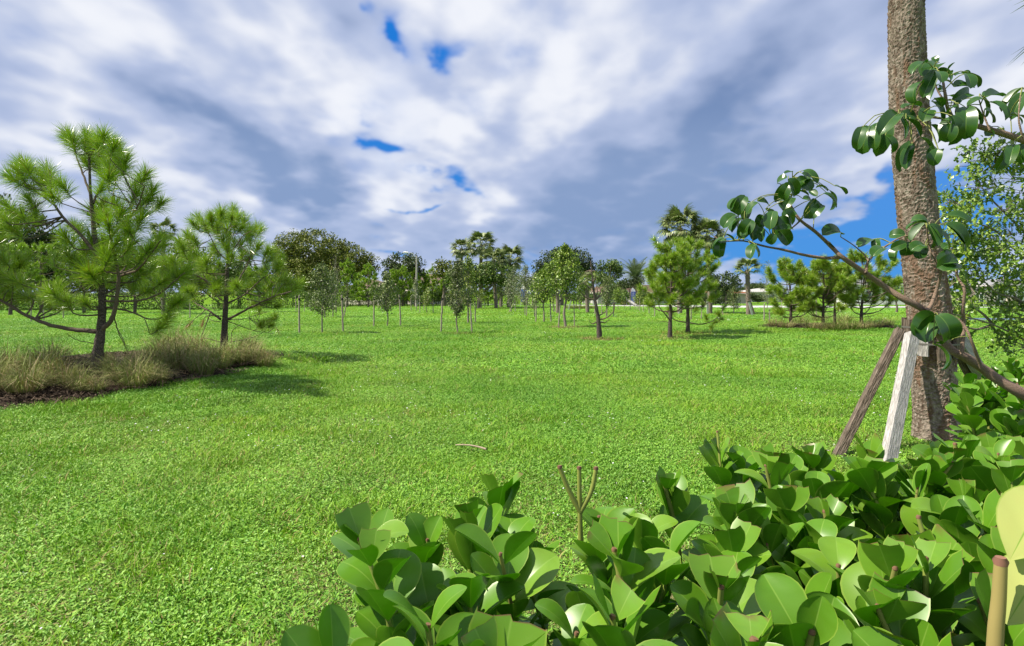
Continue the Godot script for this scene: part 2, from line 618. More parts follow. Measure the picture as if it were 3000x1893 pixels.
# ---------- lawn cover ----------
func turf_mesh(s: int, count: int, reach: float, l0: float, l1: float, w: float, lean: float) -> ArrayMesh:
	var g := Geo.new()
	var r := seeded(s)
	for k in count:
		var a := r.randf() * TAU
		var q := reach * sqrt(r.randf()) * (0.85 + 0.3 * r.randf())
		var at := Vector3(cos(a) * q, -0.005, sin(a) * q)
		var l := r.randf_range(l0, l1) * (1.0 if r.randf() > 0.06 else 1.45)
		var dir := Vector3(r.randfn(0, lean), 1, r.randfn(0, lean)).normalized()
		var flat := Vector3(dir.x, 0, dir.z).normalized()
		var side := dir.cross(flat).normalized().rotated(dir, r.randfn(0, 0.5)) * w * r.randf_range(0.6, 1.2)
		var mid := at + dir * l * 0.55
		var tip := mid + (dir + flat * r.randf_range(0.3, 1.1) - Vector3(0, r.randf_range(0, 0.5), 0)).normalized() * l * 0.5
		var col := Color(0.120, 0.285, 0.018).lerp(Color(0.245, 0.420, 0.040), r.randf())
		if r.randf() < 0.07: col = Color(0.30, 0.26, 0.11)
		g.blade(at, mid, tip, side, col, vary(col, r, 0.15))
	return g.mesh()

func weed_mesh(s: int, count: int, reach: float) -> ArrayMesh:
	var g := Geo.new()
	var r := seeded(s)
	for k in count:
		var a := r.randf() * TAU
		var q := reach * sqrt(r.randf()) * (0.85 + 0.3 * r.randf())
		var at := Vector3(cos(a) * q, r.randf_range(0.008, 0.045), sin(a) * q)
		var dir := Vector3(r.randfn(0, 1), r.randf_range(-0.1, 1.0), r.randfn(0, 1)).normalized()
		var side := dir.cross(Vector3(r.randfn(0, 0.3), 1, r.randfn(0, 0.3))).normalized()
		var l := r.randf_range(0.014, 0.032)
		var w := l * r.randf_range(0.16, 0.27)
		var col := Color(0.115, 0.285, 0.030).lerp(Color(0.255, 0.435, 0.085), pow(r.randf(), 1.25))
		g.leaf(at, dir * l, side * w, dir.cross(side).normalized() * -w * 0.3, col)
	return g.mesh()

func straw_mesh(s: int, count: int, reach: float) -> ArrayMesh:
	var g := Geo.new()
	var r := seeded(s)
	for k in count:
		var a := r.randf() * TAU
		var q := reach * sqrt(r.randf())
		var at := Vector3(cos(a) * q, r.randf_range(0.005, 0.03), sin(a) * q)
		var dir := Vector3(r.randfn(0, 1), r.randf_range(-0.05, 0.5), r.randfn(0, 1)).normalized()
		var side := dir.cross(Vector3(0, 1, 0)).normalized() * r.randf_range(0.0015, 0.003)
		var l := r.randf_range(0.03, 0.08)
		var col := Color(0.36, 0.32, 0.16).lerp(Color(0.22, 0.22, 0.07), r.randf())
		g.blade(at, at + dir * l * 0.5, at + dir * l - Vector3(0, 0.008, 0), side, col, col)
	return g.mesh()

func build_grass() -> void:
	var mat := plain("grass", 0.55, 0.35, Color(0.55, 0.62, 0.3))
	var leafy := plain("weed_leaf", 0.50, 0.4, Color(0.45, 0.52, 0.3))
	var turf := []
	var tall := []
	var weed := []
	var straw := []
	var flower := []
	var r := seeded(90)
	for ring in [[1.2, 13.0, 0.30, 1.0, 1.0], [13.0, 36.0, 0.60, 2.0, 1.35], [36.0, 118.0, 1.7, 5.2, 2.0]]:
		var step: float = ring[2]
		var z: float = ring[0]
		while z < ring[1]:
			var half := z * 0.93 + 2.5
			var x := -half
			while x < half:
				var px := x + r.randf_range(-0.5, 0.5) * step
				var pz := -(z + r.randf_range(-0.5, 0.5) * step)
				x += step
				if bed_left(px, pz) < 1.0 or bed_right(px, pz) < 1.0: continue
				if on_road(px, pz): continue
				if pow((px - 32.5) / 6.7, 2) + pow((pz + 38.5) / 2.8, 2) < 1.0: continue
				var wide: float = ring[3] * r.randf_range(0.85, 1.2)
				var high: float = ring[4] * r.randf_range(0.75, 1.15)
				var t := Transform3D(Basis(Vector3.UP, r.randf() * TAU).scaled_local(Vector3(wide, high, wide)), Vector3(px, gh(px, pz), pz))
				var p := patch_noise.get_noise_2d(px * 5.0, pz * 5.0)
				var p2 := patch_noise.get_noise_2d(px * 1.6 + 90.0, pz * 1.6)
				var p3 := patch_noise.get_noise_2d(px * 12.0 + 40.0, pz * 12.0)
				var warm := clampf(0.5 + p2 * 1.1 + r.randf_range(-0.12, 0.12), 0.0, 1.0)
				var col := Color(0.95, 1.02, 0.78).lerp(Color(1.22, 1.12, 0.95), warm) * (0.98 + p3 * 0.28 + p2 * 0.10)
				if ring[3] > 4.0 and r.randf() < 0.25: col = col * 1.12
				if p > 0.0 and z < 36.0 or p3 > 0.18:
					weed.append([t, col])
					if r.randf() < 0.7: turf.append([t.scaled_local(Vector3(1, 0.9, 1)), col])
					if r.randf() < 0.5 and z < 20.0: tall.append([t.scaled_local(Vector3(1, 0.75, 1)), col])
				else:
					turf.append([t, col])
					if r.randf() < 0.4 and z < 36.0: weed.append([t.scaled_local(Vector3(1, 1.25, 1)), col])
					if p < -0.15 and z < 36.0: tall.append([t, col])
				if (p2 > 0.16 or p3 < -0.32) and z < 36.0 and r.randf() < 0.6: straw.append([t, Color.WHITE * r.randf_range(0.8, 1.1)])
			z += step
	# dry trampled ground beside the near hedge and under the palm
	for k in 1500:
		var px := r.randf_range(-1.2, 4.6)
		var pz := r.randf_range(-7.6, -1.6)
		var d1 := Vector2(px - 0.6, pz + 2.6).length() / 1.9
		var d2 := Vector2(px - 4.0, pz + 6.6).length() / 1.3
		if minf(d1, d2) + r.randf_range(-0.3, 0.3) < 0.9:
			straw.append([Transform3D(Basis(Vector3.UP, r.randf() * TAU).scaled_local(Vector3.ONE * r.randf_range(0.5, 0.8)), Vector3(px, gh(px, pz) + 0.006, pz)), Color.WHITE * r.randf_range(0.8, 1.15)])
	tag(many("lawn_grass", turf_mesh(71, 620, 0.36, 0.035, 0.075, 0.0032, 0.55), mat, turf), "short green blades of lawn grass all over the park", "grass", "", "stuff")
	tag(many("tall_grass", turf_mesh(72, 170, 0.36, 0.07, 0.15, 0.0042, 0.40), mat, tall), "longer upright grass blades standing in the lawn in patches", "grass", "", "stuff")
	tag(many("creeping_weed", weed_mesh(73, 950, 0.36), leafy, weed), "low creeping weed with small oval glossy leaves in the lawn", "ground cover", "", "stuff")
	tag(many("dry_thatch", straw_mesh(74, 330, 0.34), plain("straw", 0.9, 0.2), straw), "pale dry grass stems in the worn patches of lawn", "dry grass", "", "stuff")
	# small white flowers
	var g := Geo.new()
	for k in 5:
		var a := TAU * k / 5
		var d := Vector3(cos(a), 0.25, sin(a))
		g.leaf(Vector3.ZERO, d * 0.011, Vector3(-sin(a), 0, cos(a)) * 0.005, Vector3(0, 0.002, 0), Color(0.80, 0.78, 0.82))
	for k in 22000:
		var z := 2.6 + 50.0 * pow(r.randf(), 0.75)
		var px := r.randf_range(-0.9, 0.9) * z
		if bed_left(px, -z) < 1.05 or bed_right(px, -z) < 1.05: continue
		var p := patch_noise.get_noise_2d(px * 3.0 + 200.0, -z * 3.0)
		if p + r.randf_range(-0.25, 0.25) < 0.17: continue
		var s := r.randf_range(0.45, 0.95) * (0.75 + z * 0.035)
		flower.append([Transform3D(Basis.from_euler(Vector3(r.randf_range(-0.7, 0.9), r.randf() * TAU, 0)).scaled(Vector3.ONE * s), Vector3(px, gh(px, -z) + r.randf_range(0.045, 0.07), -z)), Color.WHITE])
	tag(many("white_flowers", g.mesh(), plain("petal", 0.7, 0.3, Color(0.5, 0.5, 0.5)), flower), "tiny white flowers scattered over the lawn", "flowers", "", "stuff")


# ---------- pines ----------
var tufts := {}

func tuft_mesh(s: int, count: int, long: float, w: float, spread: float, dry := false) -> ArrayMesh:
	var g := Geo.new()
	var r := seeded(s)
	for k in count:
		var t := r.randf()
		var y := lerpf(-0.75, 0.05, pow(t, 0.7)) * long
		var a := r.randf() * TAU
		var open := lerpf(1.35, 0.25, t) * spread * r.randf_range(0.7, 1.25)
		var out := Vector3(cos(a), 0, sin(a))
		var d := (Vector3.UP * cos(open) + out * sin(open)).normalized()
		var l := long * r.randf_range(0.75, 1.1) * (1.0 if t > 0.3 else 0.85)
		var at := Vector3(0, y, 0) + out * 0.006
		var mid := at + d * l * 0.5
		var tip := mid + (d + out * 0.18 - Vector3.UP * r.randf_range(0.05, 0.38)).normalized() * l * 0.5
		var side := d.cross(on_unit(r)).normalized() * w
		var col := Color(0.175, 0.310, 0.024).lerp(Color(0.390, 0.520, 0.060), r.randf())
		if r.randf() < 0.05: col = Color(0.30, 0.24, 0.06)
		if dry: col = Color(0.30, 0.14, 0.045).lerp(Color(0.38, 0.22, 0.08), r.randf())
		var k0 := g.v.size()
		g.v.append(at - side); g.v.append(at + side); g.v.append(mid + side * 0.9); g.v.append(mid - side * 0.9); g.v.append(tip)
		for q in 5: g.c.append(col)
		g.i.append_array(PackedInt32Array([k0, k0 + 1, k0 + 2, k0, k0 + 2, k0 + 3, k0 + 3, k0 + 2, k0 + 4]))
	return g.mesh()

func make_tufts() -> void:
	for k in 4: tufts["near%d" % k] = tuft_mesh(200 + k, 250, 0.275, 0.0030, 1.0)
	for k in 3: tufts["mid%d" % k] = tuft_mesh(210 + k, 165, 0.26, 0.0052, 1.05)
	for k in 3: tufts["far%d" % k] = tuft_mesh(220 + k, 95, 0.34, 0.013, 1.1)
	tufts["sparse"] = tuft_mesh(230, 70, 0.24, 0.0022, 0.9)
	tufts["dry"] = tuft_mesh(231, 60, 0.22, 0.0024, 0.6, true)

# trunk and branches are lines of world points; tufts: [place, axis, size, kind]
func pine(label: String, group: String, trunk: Array, r0: float, branches: Array, ends: Array, s: int, fineness := "near", called := "pine_tree") -> Node3D:
	var base: Vector3 = trunk[0]
	base.y = gh(base.x, base.z)
	var o := thing(called, label, "pine tree", base, group)
	var r := seeded(s)
	var bark := grained("pine_bark", lin(0.055, 0.045, 0.038), lin(0.24, 0.20, 0.17), Vector3(5.5, 2.3, 5.5), 2.2, 0.95, 21)
	var twig := grained("pine_twig", lin(0.10, 0.075, 0.055), lin(0.25, 0.20, 0.16), Vector3(9, 9, 9), 0.8, 0.9, 22)
	var needle := plain("needle", 0.30, 0.6, Color(0.62, 0.70, 0.3))
	var line := []
	for p in trunk: line.append((p as Vector3) - base)
	line[0].y = -0.06
	var steps := line.size() * 5
	var sm := smooth_line(line, steps)
	var rad := PackedFloat32Array()
	for k in steps + 1:
		var t := float(k) / steps
		rad.append(r0 * (lerpf(1.0, 0.16, pow(t, 0.8)) + 0.30 * exp(-t * 14.0)) * (1.0 + 0.06 * sin(k * 1.7 + s)))
	var g := Geo.new()
	g.tube(sm, rad, 14, Color.WHITE)
	part("trunk", g.mesh(), bark, o)
	var anchors := []
	for k in range(int(steps * 0.25), steps + 1):
		anchors.append([sm[k], rad[k]])
	for b in branches:
		var bl := []
		for p in b[0]: bl.append((p as Vector3) - base)
		var n: int = bl.size() * 4
		var bs := smooth_line(bl, n)
		for k in range(1, n):
			bs[k] += on_unit(r) * 0.006
		var br := taper(b[1], b[2], n, 0.8)
		g = Geo.new()
		g.tube(bs, br, 7, Color.WHITE, true)
		part("branch", g.mesh(), twig, o)
		if b.size() < 4:
			for k in range(int(n * 0.35), n + 1): anchors.append([bs[k], br[k]])
	var twigs := Geo.new()
	for e in ends:
		var at: Vector3 = e[0] - base
		var axis: Vector3 = (e[1] as Vector3).normalized()
		var size: float = e[2]
		var kind: String = e[3] if e.size() > 3 else fineness + str(r.randi() % (4 if fineness == "near" else 3))
		var foot := at - axis * 0.20 * size
		var best := 1e9
		var from := foot - axis * 0.3
		var fr := 0.008
		for q in anchors:
			var v: Vector3 = foot - q[0]
			var cost := v.length() + maxf(0.0, -v.dot(axis)) * 1.5
			if cost < best:
				best = cost; from = q[0]; fr = q[1]
		var thick := clampf(fr * 0.6, 0.006, 0.016)
		var mid := from.lerp(foot, 0.55) - axis * 0.05 * minf(best, 1.0) + on_unit(r) * 0.02
		if ends.size() < 20:
			var one := Geo.new()
			one.tube(smooth_line([from, mid, foot, at], 6), taper(thick, 0.006, 6), 5, Color.WHITE)
			part("twig", one.mesh(), twig, o)
		else:
			twigs.tube(smooth_line([from, mid, foot, at], 6), taper(thick, 0.006, 6), 5, Color.WHITE)
		var b := basis_y(axis, r.randf() * TAU).scaled_local(Vector3(1, r.randf_range(0.85, 1.1), 1) * size)
		part("needle_tuft", tufts[kind], needle, o, Transform3D(b, at))
	if twigs.v.size(): part("twigs", twigs.mesh(), twig, o).set_meta("kind", "stuff")
	return o

# a pine from its picture: lines and tuft places as pixels at a distance, with depth given to each end
func pine_seen(label: String, group: String, D: float, trunk: Array, r0: float, branches: Array, ends: Array, mid: Vector2, s: int, wide: float) -> void:
	var r := seeded(s)
	var tl := []
	for p in trunk: tl.append(P(p[0], p[1], D))
	var bl := []
	for b in branches:
		var line := []
		var n: int = b[0].size()
		var side := r.randf_range(-0.75, 0.75)
		for k in n:
			line.append(P(b[0][k][0], b[0][k][1], D - side * pow(float(k) / maxf(n - 1, 1), 1.2) * wide))
		bl.append([line, b[1], b[2]] if b.size() < 4 else [line, b[1], b[2], true])
	var el := []
	for e in ends:
		var off := absf(e[0] - mid.x) / F * D
		var room := sqrt(maxf(wide * wide - off * off, 0.12))
		var at := P(e[0], e[1], D - r.randf_range(-0.9, 0.9) * room)
		var c := P(mid.x, mid.y, D)
		var out := Vector3(at.x - c.x, 0, at.z - c.z)
		var axis := out.normalized() * clampf(out.length() * 0.75, 0.1, 1.0) + Vector3(0, 0.62 + (0.35 if e[1] < mid.y else -0.05), 0) + on_unit(r) * 0.28
		if e.size() > 3: axis = Vector3(out.x * 0.5, -0.6, 0.2)
		if e.size() > 3: el.append([at, axis, e[2], e[3]])
		else:
			var big: float = e[2] if e.size() > 2 else 1.0
			el.append([at, axis, big * r.randf_range(0.95, 1.2)])
			# most shoots carry a second, smaller one beside them
			for extra in (2 if s == 302 else 1):
				if r.randf() > 0.75: continue
				var by := on_unit(r) * 0.24 * big
				el.append([at + Vector3(by.x, by.y * 0.6 - 0.05, by.z), axis + on_unit(r) * 0.5, big * r.randf_range(0.75, 1.0)])
	pine(label, group, tl, r0, bl, el, s)

# a pine grown by rule
func pine_grown(label: String, group: String, base: Vector3, tall: float, wide: float, s: int, fineness: String, low := 0.25, lean := Vector3.ZERO, thick := 0.075, dense := 1.0, called := "pine_tree") -> Node3D:
	var r := seeded(s)
	var trunk := []
	for k in 7:
		var t := k / 6.0
		trunk.append(base + Vector3(r.randfn(0, 0.035) * tall * 0.3 * t, tall * 0.93 * t, r.randfn(0, 0.03) * tall * 0.3 * t) + lean * t * t)
	var branches := []
	var ends := []
	var a := r.randf() * TAU
	var whorls := int(6 * dense + tall * 0.6)
	for w in whorls:
		var t := lerpf(low, 0.94, pow(float(w) / (whorls - 1), 0.9))
		var at := poly_at(trunk, t)
		var count := r.randi_range(3, 5) if t < 0.85 else 3
		for b in count:
			a += TAU / count + r.randfn(0, 0.35)
			var reach := wide * pow(sin(PI * lerpf(0.30, 0.97, t)), 0.75) * r.randf_range(0.6, 1.08)
			var rise := reach * lerpf(0.30, 1.15, t) * r.randf_range(0.6, 1.3)
			if r.randf() < 0.12: reach *= 0.45
			var out := Vector3(cos(a), 0, sin(a))
			var e := at + out * reach + Vector3(0, rise, 0)
			var m1 := at + out * reach * 0.45 + Vector3(0, rise * 0.22 - 0.04, 0)
			var m2 := at + out * reach * 0.8 + Vector3(0, rise * 0.62, 0)
			branches.append([[at, m1, m2, e], thick * lerpf(0.42, 0.2, t), 0.007])
			var tip := (out * 0.7 + Vector3.UP * lerpf(0.55, 1.1, t)).normalized()
			ends.append([e, tip + on_unit(r) * 0.15, r.randf_range(0.85, 1.15)])
			var more := int(reach * 2.6 * dense + r.randf())
			for q in more:
				var f := r.randf_range(0.42, 0.92)
				var p := m1.lerp(m2, f / 0.7) if f < 0.7 else m2.lerp(e, (f - 0.7) / 0.3)
				var sideways := Vector3(-out.z, 0, out.x) * (1.0 if r.randf() < 0.5 else -1.0)
				var axis := (out * 0.4 + sideways * r.randf_range(0.2, 0.9) + Vector3.UP * r.randf_range(0.4, 1.1)).normalized()
				ends.append([p + axis * r.randf_range(0.15, 0.34), axis, r.randf_range(0.75, 1.05)])
	ends.append([poly_at(trunk, 1.0) + Vector3(0, 0.07 * tall, 0), Vector3(r.randfn(0, 0.1), 1, r.randfn(0, 0.1)), 1.1])
	# a few bare lower limbs
	for k in r.randi_range(2, 4):
		var at := poly_at(trunk, low * r.randf_range(0.55, 0.95))
		var b := r.randf() * TAU
		var out := Vector3(cos(b), 0, sin(b)) * wide * r.randf_range(0.4, 0.8)
		branches.append([[at, at + out * 0.5 + Vector3(0, 0.05, 0), at + out + Vector3(0, r.randf_range(-0.1, 0.25), 0)], 0.014, 0.004, true])
	return pine(label, group, trunk, thick, branches, ends, s, fineness, called)

func low_limb(o: Node3D, D: float, line: Array, ends: Array, s: int) -> void:
	var r := seeded(s)
	var pts := []
	for k in line.size(): pts.append(P(line[k][0], line[k][1], D - 0.12 * k) - o.position)
	var g := Geo.new()
	var n := pts.size() * 4
	var sm := smooth_line(pts, n)
	g.tube(sm, taper(0.028, 0.008, n, 0.8), 7, Color.WHITE, true)
	part("branch", g.mesh(), mats["pine_twig"], o)
	for e in ends:
		var at := P(e[0], e[1], D - r.randf_range(0.1, 0.7)) - o.position
		var best := sm[n]
		for p in sm:
			if p.distance_to(at) < best.distance_to(at): best = p
		var tw := Geo.new()
		tw.tube(smooth_line([best, best.lerp(at, 0.6) - Vector3(0, 0.02, 0), at], 5), taper(0.009, 0.005, 5), 5, Color.WHITE)
		part("twig", tw.mesh(), mats["pine_twig"], o)
		var axis := (at - best).normalized() * 0.6 + Vector3(0, 0.6, 0.1) + on_unit(r) * 0.2
		part("needle_tuft", tufts["mid%d" % (r.randi() % 3)], mats["needle"], o, Transform3D(basis_y(axis, r.randf() * TAU).scaled_local(Vector3.ONE * r.randf_range(0.75, 1.0)), at))

func zz(list: Array, ox: float, oy: float, k: float) -> Array:
	var out := []
	for p in list:
		var q := [ox + p[0] / k, oy + p[1] / k]
		for j in range(2, p.size()): q.append(p[j])
		out.append(q)
	return out

func build_pines() -> void:
	make_tufts()
	var z := func(l: Array) -> Array: return zz(l, 0, 350, 1.7456)
	var ba := [
		[z.call([[500, 1085], [545, 1055], [580, 1000], [600, 900], [605, 800], [590, 720], [570, 620], [555, 500]]), 0.045, 0.014],
		[z.call([[490, 1085], [380, 1075], [250, 1050], [130, 1000], [40, 945], [-60, 890], [-160, 800]]), 0.040, 0.014],
		[z.call([[490, 690], [410, 590], [330, 510], [270, 430], [200, 380], [130, 330], [90, 285]]), 0.030, 0.010],
		[z.call([[270, 430], [262, 370], [255, 310]]), 0.016, 0.008],
		[z.call([[565, 600], [640, 520], [700, 450], [740, 340]]), 0.026, 0.008],
		[z.call([[605, 800], [700, 770], [770, 690], [820, 620]]), 0.024, 0.008],
		[z.call([[530, 930], [640, 930], [740, 920], [830, 880], [900, 820], [945, 785]]), 0.022, 0.007],
		[z.call([[530, 960], [640, 975], [760, 1020], [830, 1010], [880, 960]]), 0.018, 0.006],
		[z.call([[510, 965], [400, 940], [330, 930], [270, 895]]), 0.016, 0.006],
		[z.call([[510, 870], [430, 880], [415, 830], [405, 770]]), 0.018, 0.008],
		[z.call([[590, 760], [510, 700], [440, 655]]), 0.016, 0.007],
		[z.call([[463, 380], [420, 270], [390, 190], [365, 110]]), 0.020, 0.007],
		[z.call([[475, 430], [515, 340], [570, 260], [615, 190]]), 0.020, 0.007],
		[z.call([[455, 200], [490, 130], [525, 80]]), 0.014, 0.006],
		[z.call([[480, 1230], [400, 1210], [320, 1215]]), 0.013, 0.004, true],
		[z.call([[475, 1245], [410, 1275], [365, 1290]]), 0.020, 0.006, true],
		[z.call([[530, 1235], [590, 1255], [640, 1270], [665, 1220], [680, 1180]]), 0.014, 0.005, true],
		[z.call([[585, 1010], [605, 1090], [640, 1160]]), 0.011, 0.005],
		[z.call([[500, 1150], [420, 1135], [360, 1110], [342, 1090]]), 0.007, 0.003, true]]
	var ta := z.call([[370, 105], [345, 85], [455, 130], [440, 95], [530, 90], [500, 115], [465, 195], [610, 185], [640, 220], [580, 230], [500, 235], [555, 300], [95, 270], [60, 300], [115, 235], [250, 300], [240, 255], [205, 330], [320, 340], [740, 290], [700, 320], [775, 370], [690, 385], [740, 420], [590, 430], [530, 430], [620, 480], [480, 480], [555, 540], [400, 560], [110, 490], [60, 560], [180, 520], [30, 440], [150, 410], [720, 510], [650, 590], [330, 600], [470, 610], [430, 660], [540, 640], [670, 640], [810, 615], [740, 690], [770, 660], [400, 750], [560, 700], [350, 700], [500, 750], [780, 750], [720, 760], [640, 730], [905, 805], [940, 780], [840, 830], [420, 820], [300, 860], [260, 885], [340, 930], [230, 930], [690, 850], [780, 870], [885, 950], [860, 1010, 0.9], [640, 1165, 0.6, "sparse"], [620, 830], [460, 790], [20, 880], [60, 820], [100, 900], [-40, 820], [-100, 760], [-10, 700]])
	pine_seen("tallest pine at left, forked low, with a bare limb reaching left", "pines on the mulch beds", 10.0, z.call([[485, 1302], [500, 1190], [515, 1085], [522, 960], [518, 860], [503, 740], [485, 600], [468, 440], [460, 330], [455, 150]]), 0.088, ba, ta, Vector2(292, 760), 301, 1.15)
	var q := func(l: Array) -> Array: return zz(l, 420, 640, 4.22)
	var bb := [
		[q.call([[950, 1245], [820, 1150], [650, 1050], [540, 940]]), 0.030, 0.008],
		[q.call([[1050, 1245], [1250, 1140], [1450, 1040], [1620, 960], [1830, 900]]), 0.030, 0.008],
		[q.call([[960, 1010], [830, 880], [780, 790]]), 0.020, 0.007],
		[q.call([[960, 900], [920, 800], [870, 640]]), 0.018, 0.007],
		[q.call([[860, 880], [770, 750], [700, 570]]), 0.014, 0.007],
		[q.call([[960, 930], [720, 740], [560, 640], [420, 570]]), 0.022, 0.007],
		[q.call([[1050, 950], [1200, 720], [1300, 540], [1345, 430]]), 0.022, 0.007],
		[q.call([[1050, 1050], [1280, 920], [1450, 760], [1570, 680]]), 0.022, 0.007],
		[q.call([[1040, 520], [930, 420], [860, 290], [800, 180]]), 0.020, 0.007],
		[q.call([[1060, 300], [1110, 210], [1150, 150]]), 0.012, 0.006],
		[q.call([[1060, 420], [1150, 330], [1240, 210], [1340, 150]]), 0.016, 0.006],
		[q.call([[1040, 450], [1035, 300], [1020, 120]]), 0.018, 0.008],
		[q.call([[1050, 1270], [1200, 1330], [1380, 1390], [1600, 1425]]), 0.011, 0.005],
		[q.call([[1060, 1250], [1250, 1240], [1400, 1190], [1560, 1150]]), 0.011, 0.004],
		[q.call([[950, 1280], [850, 1260], [780, 1200], [765, 1130]]), 0.009, 0.004, true],
		[q.call([[1000, 1540], [760, 1480], [640, 1510], [530, 1400], [545, 1310], [605, 1262]]), 0.010, 0.005, true],
		[q.call([[1090, 1510], [1090, 1420], [1140, 1350], [1210, 1310]]), 0.010, 0.004, true],
		[q.call([[1060, 1530], [1250, 1500], [1450, 1430], [1520, 1360]]), 0.010, 0.004, true],
		[q.call([[970, 1130], [880, 1140], [890, 1090], [950, 1050]]), 0.008, 0.004, true]]
	var tb := z.call([[1010, 500], [985, 530], [1060, 560], [1130, 480], [1190, 460], [1160, 500], [1250, 520], [1215, 500], [1310, 560], [1160, 570], [1270, 590], [920, 630], [960, 590], [880, 720], [1000, 690], [1050, 730], [1090, 650], [1170, 710], [1230, 640], [1320, 650], [1385, 680], [1280, 700], [1350, 770], [1425, 755], [1445, 815], [1385, 850], [915, 800], [960, 770], [860, 760], [1060, 790], [1015, 830], [1250, 800], [1300, 850], [1530, 845], [1475, 870], [1380, 920], [1300, 940], [980, 890], [1110, 850], [1345, 1045, 0.7], [1425, 1085, 0.7, "sparse"], [1400, 1020, 0.7], [1200, 860], [1140, 620], [1080, 520]])
	tb.append([555, 951, 0.8, "dry"]); tb.append([594, 946, 0.8, "dry"]); tb.append([578, 1003, 0.5, "dry"])
	pine_seen("rounded pine at left with two dead brown tufts on a curled twig", "pines on the mulch beds", 14.0, z.call([[1143, 1195], [1148, 1080], [1152, 980], [1158, 870], [1163, 740], [1172, 620], [1182, 520]]), 0.085, bb, tb, Vector2(668, 800), 302, 1.25)
	pine_grown("pine half out of the picture at the far left", "pines on the mulch beds", Vector3(-9.3, gh(-9.3, -10.2), -10.2), 2.9, 1.5, 303, "near", 0.3, Vector3(0.2, 0, 0.1), 0.07, 0.85)
	pine_grown("front pine of the pair on the open lawn, trunk slightly bent", "pair of pines on the lawn", G(1963, 994), 3.3, 1.08, 312, "mid", 0.32, Vector3(0.05, 0, 0.1), 0.085, 1.55)
	pine_grown("rear pine of the pair, standing in a red mulch ring", "pair of pines on the lawn", G(2015, 980), 3.6, 1.30, 318, "mid", 0.30, Vector3(0.1, 0, 0), 0.085, 1.5)
	pine_grown("left pine of the group on the right mulch bed", "pines on the right mulch bed", Vector3(12.0, gh(12.0, -27.2), -27.2), 2.75, 1.12, 321, "mid", 0.16, Vector3(-0.1, 0, 0), 0.075, 1.5)
	pine_grown("middle pine of the group on the right mulch bed, lowest branched", "pines on the right mulch bed", Vector3(13.2, gh(13.2, -26.8), -26.8), 2.7, 1.2, 322, "mid", 0.16, Vector3(0.05, 0, 0), 0.07, 1.75)
	pine_grown("pale forked pine behind the middle of the right mulch bed", "pines on the right mulch bed", Vector3(14.4, gh(14.4, -28.2), -28.2), 2.6, 0.9, 323, "mid", 0.4, Vector3(0.1, 0, 0), 0.07, 0.8)
	pine_grown("right and tallest pine of the group, partly behind the palm trunk", "pines on the right mulch bed", Vector3(15.1, gh(15.1, -27.3), -27.3), 3.0, 1.45, 324, "mid", 0.18, Vector3(0.2, 0, 0), 0.08, 1.6)
	# low limbs of the pair of pines, tufted at their ends
	var pair := get_node("pine_tree_004") as Node3D
	low_limb(pair, 24.9, [[2018, 945], [2050, 950], [2085, 942], [2105, 925], [2118, 905]], [[2120, 900], [2105, 920], [2095, 945], [2070, 930], [2085, 960], [2112, 935]], 331)
	low_limb(pair, 24.9, [[2012, 945], [1985, 940], [1965, 930], [1955, 915]], [[1958, 905], [1972, 915], [2040, 905], [2060, 895]], 332)
	low_limb(get_node("pine_tree_003") as Node3D, 22.3, [[1960, 935], [1945, 915], [1932, 900], [1925, 870]], [[1922, 862], [1905, 868], [1890, 850], [1875, 845], [1935, 880], [1912, 840]], 333)
	var back := [[119, 921, 5.4, 2.3, "pine with thick trunk behind the tallest pine, left of its trunk"], [246, 919, 5.8, 2.4, "pine behind the tallest pine, right beside its trunk"], [30, 926, 5.0, 2.0, "pine far behind the bare reaching limb at left edge"], [395, 918, 5.0, 2.1, "pine between and far behind the two large left pines"], [480, 922, 4.2, 1.7, "smaller pine far behind, left of the rounded pine"], [760, 916, 3.4, 1.5, "small pine seen past the right side of the rounded pine"]]
	for k in back.size():
		pine_grown(back[k][4], "pines before the far hedge", G(back[k][0], back[k][1]), back[k][2], back[k][3], 340 + k, "far", 0.3, Vector3.ZERO, 0.12, 0.8)
	var row := [[1018, 901, 4.9, 1.5, "tallest of the row of pines under the round dark tree"], [1052, 899, 3.6, 1.3, "low pine right of the tallest in the row by the far hedge"], [1079, 902, 4.3, 1.5, "pine with bare brown middle in the row by the far hedge"], [1180, 899, 4.4, 1.5, "ball topped pine left of the street lamp"], [1215, 898, 4.2, 1.4, "pine standing at the foot of the street lamp"], [1266, 896, 4.6, 1.5, "dark pointed pine right of the striped roof"], [1305, 897, 3.8, 1.4, "yellowish pine behind the dense oak sapling"], [1408, 897, 3.6, 1.3, "bright pine left of the brightest one before the palms"], [1430, 897, 4.3, 1.5, "brightest green pine in front of the fan palm group"], [1150, 899, 4.0, 1.5, "pine behind the stake right of the tan roofed house"], [1240, 897, 4.0, 1.5, "pine between the lamp pole and the dark pointed pine"], [1345, 897, 4.0, 1.4, "pine hidden behind the densest oak sapling"]]
	for k in row.size():
		pine_grown(row[k][4], "pines along the far hedge", G(row[k][0], row[k][1]), row[k][2] * 1.22, row[k][3] * 0.86, 360 + k, "far", 0.16, Vector3.ZERO, 0.10, 1.25)
	# the nearly bare pine
	var y := func(l: Array) -> Array: return zz(l, 1480, 700, 5.0625)
	var g := G(1757, 996)
	var bare := []
